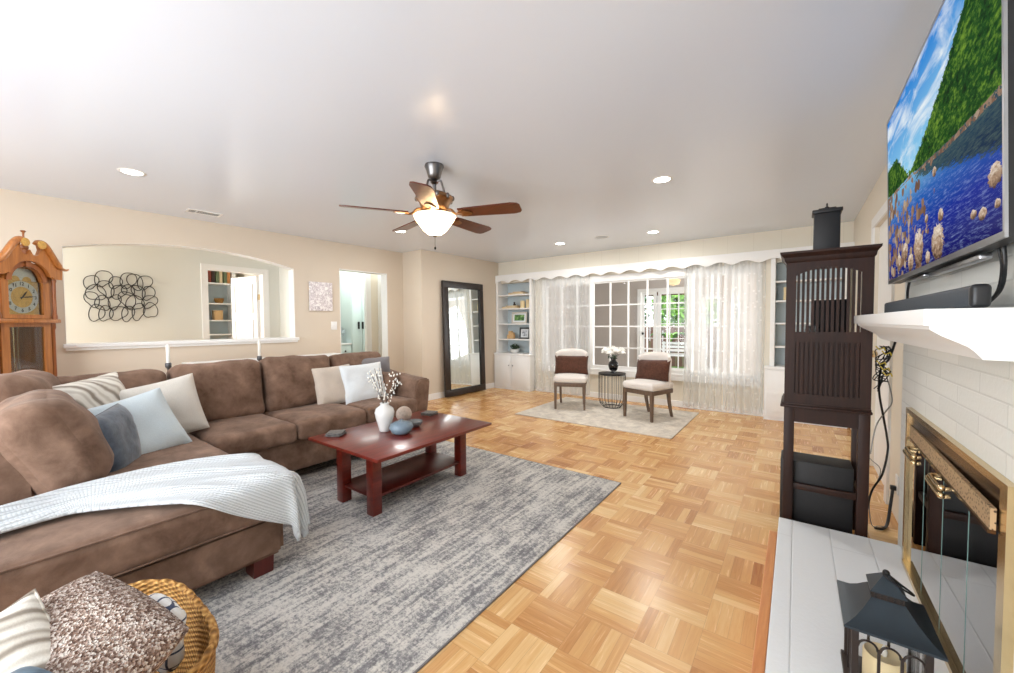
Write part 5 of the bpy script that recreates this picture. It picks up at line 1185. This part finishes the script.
# chain-mesh curtain and log grate inside
t = thing('fire_grate', 'dark iron grate with charred logs behind the fireplace glass', 'grate', (.70, 2.1, .116))
bm = bmn()
for k in range(7): y = 1.80 + k * .1; tube(bm, [(.58, y, .20), (.60, y, .15), (.82, y, .15), (.84, y, .22)], .008)
tube(bm, [(.60, 1.76, .14), (.60, 2.44, .14)], .01); tube(bm, [(.82, 1.76, .14), (.82, 2.44, .14)], .01)
for x in (.60, .82):
    for y in (1.78, 2.42): tube(bm, [(x, y, .15), (x, y, .117)], .009)
part('grate', bm, 'iron', t, 60, world=True)
for (a, b, z) in ((.64, .67, .20), (.75, .73, .205), (.70, .69, .28)):
    part('log', tube(bmn(), [(a, 1.80, z), (b, 2.1, z + .01), (a, 2.42, z)], [.045, .05, .042], 10), 'bark', t, 60, world=True)

# ================================================================== TELEVISION, SOUNDBAR
tv = thing('television', 'large wall-mounted flat television showing a mountain lake, above the mantel', 'television', (.40, 2.07, 1.44))
def TP(y, z, off=0.0):
    k = (z - 1.445) / .805
    return (.372 - .022 * k + off, y, z)
def slab(bm, y0, y1, z0, z1, o0, o1):
    V = [bm.verts.new(TP(y, z, o)) for o in (o0, o1) for y in (y0, y1) for z in (z0, z1)]
    for f in ((0, 1, 3, 2), (4, 6, 7, 5), (0, 4, 5, 1), (2, 3, 7, 6), (0, 2, 6, 4), (1, 5, 7, 3)): bm.faces.new([V[i] for i in f])
Y0, Y1, Z0, Z1 = 1.375, 2.765, 1.445, 2.25
bm = bmn(); slab(bm, Y0 + .001, Y1 - .001, Z0 + .001, Z1 - .001, .0061, .045); part('body', bm, 'black', tv, world=True)
bm = bmn(); slab(bm, Y0, Y1, Z0, Z0 + .016, 0, .006); slab(bm, Y0, Y1, Z1 - .010, Z1, 0, .006); slab(bm, Y0, Y0 + .010, Z0 + .016, Z1 - .010, 0, .006); slab(bm, Y1 - .010, Y1, Z0 + .016, Z1 - .010, 0, .006); part('bezel', bm, 'steel', tv, world=True)
bm = bmn(); uvl = bm.loops.layers.uv.new('UVMap'); q = [(Y1 - .010, Z0 + .016, 0, 0), (Y0 + .010, Z0 + .016, 1, 0), (Y0 + .010, Z1 - .010, 1, 1), (Y1 - .010, Z1 - .010, 0, 1)]
f = bm.faces.new([bm.verts.new(TP(a, b, .0025)) for a, b, _, _ in q])
for l, a in zip(f.loops, q): l[uvl].uv = a[2:]
part('screen', bm, 'tv_picture', tv, world=True)
bm = bmn(); box(bm, .40, .449, 1.95, 2.25, 1.65, 2.0, .004); part('wall_mount', bm, 'black', tv, world=True)
bm = bmn(); box(bm, .395, .42, 1.62, 2.12, 1.424, 1.440, .004); box(bm, .395, .42, 2.2, 2.5, 1.432, 1.442, .003); part('stand_bar', bm, 'steel', tv, world=True, label='silver bars under the screen')
sb = thing('soundbar', 'long charcoal soundbar lying on the white mantel under the television', 'soundbar', (.38, 2.0, 1.289))
bm = bmn(); box(bm, .335, .368, 1.42, 2.58, 1.291, 1.346, .010, 3); part('body', bm, 'soundbar', sb, 50, world=True)
bm = bmn(); box(bm, .334, .369, 1.415, 1.44, 1.290, 1.347, .010, 3); part('end_cap', bm, 'black', sb, 50, world=True)
def cable(name, pts, r, mat, lab, k=6, cat='cable'):
    bm = bmn(); tube(bm, smooth_path(pts, k), r, 6); c = pts[0]
    return solo(name, bm, mat, lab, cat, c, world=True, smooth=60, group='cords at the fireplace wall')
cable('power_cord', [(.42, 1.56, 1.46), (.425, 1.565, 1.40), (.43, 1.60, 1.345), (.425, 1.66, 1.31), (.42, 1.72, 1.297)], .005, 'black', 'thick black cord looping down from the television to the mantel at its near end')
cable('power_cord', [(.42, 1.59, 1.45), (.43, 1.60, 1.40), (.435, 1.64, 1.34), (.43, 1.70, 1.305), (.43, 1.76, 1.296)], .003, 'black', 'thin black cord beside the thick one, near end of the television')
cable('power_cord', [(.42, 2.58, 1.45), (.42, 2.62, 1.40), (.425, 2.66, 1.34), (.42, 2.70, 1.30)], .005, 'black', 'short straight black cord hanging from the far end of the television')

# ================================================================== SLATTED CABINET TOWER
tc = thing('slatted_cabinet', 'tall espresso wood media tower with slatted doors on an open stand', 'cabinet', (.14, 3.0, 0))
def TC(name, bm, mat='espresso', par=None): return part(name, bm, mat, par or tc, 30, world=True)
xl, xr, yf, yb = -.052, .330, 2.85, 3.17
for x in (xl, xr - .05):
    for y in (yf, yb - .045): TC('leg', box(bmn(), x, x + .05, y, y + .045, 0, .757, .003))
bm = bmn(); box(bm, xl + .05, xr - .05, yf + .005, yf + .03, .672, .757); box(bm, xl + .05, xr - .05, yb - .03, yb - .005, .672, .757); box(bm, xl + .005, xl + .03, yf + .045, yb - .045, .672, .757); box(bm, xr - .03, xr - .005, yf + .045, yb - .045, .672, .757); TC('apron', bm)
TC('stretcher', box(bmn(), xl + .05, xr - .05, yf + .01, yf + .035, .272, .308, .003)); 
for x in (xl + .01, xr - .035): TC('stretcher', box(bmn(), x, x + .025, yf + .045, yb - .045, .272, .308, .003))
bm = bmn(); box(bm, xl - .018, xr + .006, yf - .015, yb + .01, .757, .772, .004); box(bm, xl - .012, xr + .002, yf - .008, yb + .01, .772, .785, .003); TC('waist_moulding', bm)
bm = bmn(); box(bm, xl, xl + .02, yf + .02, yb, .785, 1.60); box(bm, xr - .02, xr, yf + .02, yb, .785, 1.60); box(bm, xl + .02, xr - .02, yb - .012, yb, .785, 1.15); box(bm, xl + .02, xr - .02, yf + .02, yb, .785, .80); box(bm, xl, xr, yf + .02, yb, 1.585, 1.605); TC('body', bm)
TC('inner_shelf', box(bmn(), xl + .02, xr - .02, yf + .025, yb - .01, 1.15, 1.165))
d = part('door', (lambda bm: (box(bm, xl, xl + .048, yf, yf + .02, .785, 1.60), box(bm, xr - .048, xr, yf, yf + .02, .785, 1.60), box(bm, xl + .048, xr - .048, yf, yf + .02, .785, .84), box(bm, xl + .048, xr - .048, yf, yf + .02, 1.14, 1.20), bm)[-1])(bmn()), 'espresso', tc, 30, world=True)
n = 16; a0, a1_ = xl + .048, xr - .048; P = [(a0, 1.60)] + [(a0 + (a1_ - a0) * i / n, 1.525 + .038 * math.sin(PI * i / n) ** .8) for i in range(n + 1)] + [(a1_, 1.60)]
bm = bmn(); prism(bm, P, 'Y', yf, yf + .02); part('arched_rail', bm, 'espresso', d, 20, world=True)
for k in range(13):
    x = a0 + (a1_ - a0) * (k + .5) / 13
    part('slat', box(bmn(), x - .0066, x + .0066, yf + .003, yf + .015, 1.195, 1.57), 'espresso', d, 30, world=True)
    part('slat', box(bmn(), x - .0062, x + .0062, yf + .003, yf + .015, .835, 1.145), 'espresso', d, 30, world=True)
part('inner_panel', box(bmn(), a0, a1_, yf + .016, yf + .02, .84, 1.14), 'espresso', d, 30, world=True)
bm = bmn(); prof = [(0, 1.60), (-.008, 1.61), (-.012, 1.63), (-.030, 1.65), (-.032, 1.662), (0, 1.662)]
def crown(bm):
    rings = []
    for o, z in prof[:-1]:
        o = -o; rings.append([bm.verts.new(p) for p in ((xl - o, yf - o, z), (xr + o * .8, yf - o, z), (xr + o * .8, yb, z), (xl - o, yb, z))])
    for a, b in zip(rings, rings[1:]):
        for k in range(4): bm.faces.new((a[k], a[(k + 1) % 4], b[(k + 1) % 4], b[k]))
    bm.faces.new(rings[0]); bm.faces.new(rings[-1]); return bm
TC('crown', crown(bm))
t = thing('wooden_canister', 'dark square lidded wooden canister on top of the slatted cabinet', 'canister', (.134, 3.01, 1.664))
part('body', box(bmn(), -.060, .060, -.055, .055, 0, .225, .003), 'black_soft', t); part('lid', box(bmn(), -.069, .069, -.064, .064, .225, .245, .003), 'black_soft', t)
bm = bmn(); box(bm, -.040, .042, -.03, .03, .245, .258, .004); ball(bm, (0, 0, .262), .012, .012, .008); tube(bm, [(0, 0, .262), (0, 0, .288)], .004); part('knob', bm, 'black_soft', t)
t = thing('media_box', 'black upright electronics box inside the slatted upper cabinet', 'electronics', (.155, 3.02, 1.166)); part('body', box(bmn(), -.085, .085, -.04, .06, 0, .22, .006), 'black', t); part('face_plate', box(bmn(), -.078, .078, -.043, -.04, .01, .21, .002), 'black_soft', t)
for x, lab in ((.055, 'left white jar behind the slats of the dark cabinet'), (.093, 'right white jar behind the slats of the dark cabinet')):
    t = thing('small_jar', lab, 'jar', (x, 2.92, 1.166), 0, 'white jars in the slatted cabinet'); part('body', lathe(bmn(), [(.014, 0), (.015, .004), (.015, .05), (.011, .058)], seg=14), 'ceramic', t, 50); part('lid', lathe(bmn(), [(.012, .058), (.012, .068), (0, .069)], seg=14, cap=False), 'steel', t, 50)
t = thing('subwoofer', 'black box speaker standing on the floor under the slatted cabinet', 'speaker', (.11, 2.99, 0))
part('cabinet', box(bmn(), -.065, .272, 2.90, 3.10, .012, .43, .004), 'black_soft', t, world=True)
for x in (-.04, .245):
    for y in (2.92, 3.08): part('foot', lathe(bmn(), [(.012, .0), (.012, .012)], (x, y, 0), 10), 'black', t, world=True)
# cords behind the cabinet
cable('power_cord', [(.43, 2.91, 1.17), (.415, 3.0, 1.05), (.385, 3.0, 1.0), (.378, 3.0, .875), (.40, 3.0, .72), (.415, 3.0, .62), (.42, 3.0, .54), (.40, 3.0, .40), (.36, 3.04, .27), (.345, 3.1, .05)], .0055, 'black', 'thick black cord snaking down the wall gap beside the slatted cabinet')
cable('power_cord', [(.505, 3.41, .20), (.49, 3.36, .12), (.47, 3.30, .02), (.44, 3.22, .012), (.40, 3.2, .012)], .008, 'black', 'black plug cord running from the wall outlet to the floor behind the cabinet')
cable('network_cable', [(.40, 3.05, 1.0), (.43, 3.05, .88), (.44, 3.06, .80), (.41, 3.04, .745), (.35, 2.84, .70), (.33, 2.835, .55)], .003, 'cable_grey', 'thin grey cable crossing the right leg of the slatted cabinet')
cable('network_cable', [(.45, 3.25, .014), (.42, 3.2, .03), (.38, 3.15, .05), (.37, 3.15, .2), (.42, 3.2, .36), (.38, 3.2, .42), (.36, 3.2, .44)], .0022, 'cable_grey', 'thin pale cable curling up from the floor behind the cabinet')
rnd = random.Random(21); bm = bmn()
for k in range(9):
    c0 = Vector((.395 + rnd.uniform(-.02, .025), 3.0 + rnd.uniform(-.03, .03), 1.12)); P = [c0]
    for j in range(6): P.append(Vector((.392 + rnd.uniform(-.035, .035), 3.0 + rnd.uniform(-.03, .03), 1.10 - j * rnd.uniform(.03, .05))))
    tube(bm, smooth_path(P, 5), .0026, 5)
c_ = solo('cable_bundle', bm, 'black', 'tangled bundle of black cables with yellow ties hanging beside the cabinet', 'cables', (.39, 3.0, 1.15), world=True, smooth=60)
for z, x in ((1.11, .375), (1.085, .40), (1.03, .38), (1.0, .395), (.97, .405)):
    bm = bmn(); tube(bm, [(x - .02, 2.96, z + .012), (x - .005, 2.955, z - .008), (x + .014, 2.96, z + .004), (x + .02, 2.97, z - .012)], .0035, 5); o = part('cable_tie', bm, 'yellow', c_, 40, 'yellow tie', world=True)
t = thing('wall_outlet', 'white wall outlet low beside the fireplace with a black plug in it', 'outlet', (.53, 3.42, .235))
part('plate', box(bmn(), -.008, -.001, -.036, .036, -.058, .058, .002), 'white_plastic', t); part('plug', box(bmn(), -.036, -.008, -.014, .014, -.04, -.012, .004), 'black', t)

# ================================================================== LANTERN
ln = thing('candle_lantern', 'blue-black metal lantern with arched windows and a candle on the white hearth', 'lantern', (.236, 1.655, .101))
ex, ey, bx_, by_ = .107, .128, .086, .105
def LP(name, bm, mat='lantern_body', sm=30): return part(name, bm, mat, ln, sm)
bm = bmn(); box(bm, -bx_ - .008, bx_ + .008, -by_ - .008, by_ + .008, 0, .018, .003); LP('base', bm)
for sx in (-1, 1):
    for sy in (-1, 1): x, y = sx * (bx_ - .008), sy * (by_ - .008); LP('post', box(bmn(), x - .008, x + .008, y - .008, y + .008, .018, .245))
def archgrid(L, n):
    bm = bmn(); wd = 2 * L / n
    for i in range(n):
        c = -L + wd * (i + .5); r = wd / 2 - .003
        P = [(c + r * math.cos(PI * k / 12), .185 + r * 1.05 * math.sin(PI * k / 12)) for k in range(13)]
        for k in range(12): tube(bm, [(P[k][0], 0, P[k][1]), (P[k + 1][0], 0, P[k + 1][1])], .0032, 6)
        if i: box(bm, -L + wd * i - .0035, -L + wd * i + .0035, -.003, .003, .018, .19)
    box(bm, -L, L, -.003, .003, .234, .246); return bm
for sy in (-1, 1): bm = archgrid(bx_ - .012, 3); bm.transform(Matrix.Translation((0, sy * (by_ - .006), 0))); LP('arched_side', bm)
for sx in (-1, 1): bm = archgrid(by_ - .012, 3); bm.transform(Matrix.Translation((sx * (bx_ - .006), 0, 0)) @ Matrix.Rotation(PI / 2, 4, 'Z')); LP('arched_side', bm)
bm = bmn()
for sy in (-1, 1): box(bm, -bx_ + .012, bx_ - .012, sy * (by_ - .012) - .001, sy * (by_ - .012) + .001, .018, .24)
for sx in (-1, 1): box(bm, sx * (bx_ - .012) - .001, sx * (bx_ - .012) + .001, -by_ + .012, by_ - .012, .018, .24)
LP('glass', bm, 'glass')
def pyr(bm, prof):
    rings = [[bm.verts.new((sx * a, sy * b, z)) for sx, sy in ((-1, -1), (1, -1), (1, 1), (-1, 1))] for a, b, z in prof]
    for p, q in zip(rings, rings[1:]):
        for k in range(4): bm.faces.new((p[k], p[(k + 1) % 4], q[(k + 1) % 4], q[k]))
    bm.faces.new(rings[0]); bm.faces.new(rings[-1]); return bm
LP('roof', pyr(bmn(), [(ex, ey, .243), (ex, ey, .250), (ex * .86, ey * .86, .257), (ex * .70, ey * .70, .270), (ex * .55, ey * .55, .287), (ex * .44, ey * .44, .303), (.038, .044, .315)]), 'lantern_roof', 25)
bm = bmn(); pyr(bm, [(.036, .042, .315), (.036, .042, .334)])
LP('vent', bm)
bm = bmn()
for s in (-1, 1):
    for i in range(5):
        for z in (.320, .328): q = -.028 + i * .014; box(bm, q - .003, q + .003, s * .0425 - .001, s * .0425 + .001, z - .002, z + .002); box(bm, s * .0365 - .001, s * .0365 + .001, q - .003, q + .003, z - .002, z + .002)
LP('vent_holes', bm, 'iron')
LP('cap', pyr(bmn(), [(.041, .048, .334), (.041, .048, .337), (.006, .007, .378)]), 'lantern_roof', 20)
bm = bmn(); ball(bm, (0, 0, .382), .009); tube(bm, [(0.026 + .034 * math.cos(2 * PI * i / 24), .012 * math.sin(2 * PI * i / 24) - .01, .378 - .018 - .020 * math.cos(2 * PI * i / 24)) for i in range(24)], .003, 6, closed=True); LP('ring_handle', bm, 'iron', 60)
t = thing('pillar_candle', 'ivory pillar candle standing inside the lantern', 'candle', (.236, 1.655, .12))
part('wax', lathe(bmn(), [(.048, 0), (.05, .005), (.05, .10), (.046, .106), (.03, .098), (0, .095)], seg=28), 'pillar_candle', t, 60); part('flame_tip', lathe(bmn(), [(.0, .094), (.007, .10), (.009, .112), (.004, .128), (0, .135)], seg=12), 'candle', t, 60)
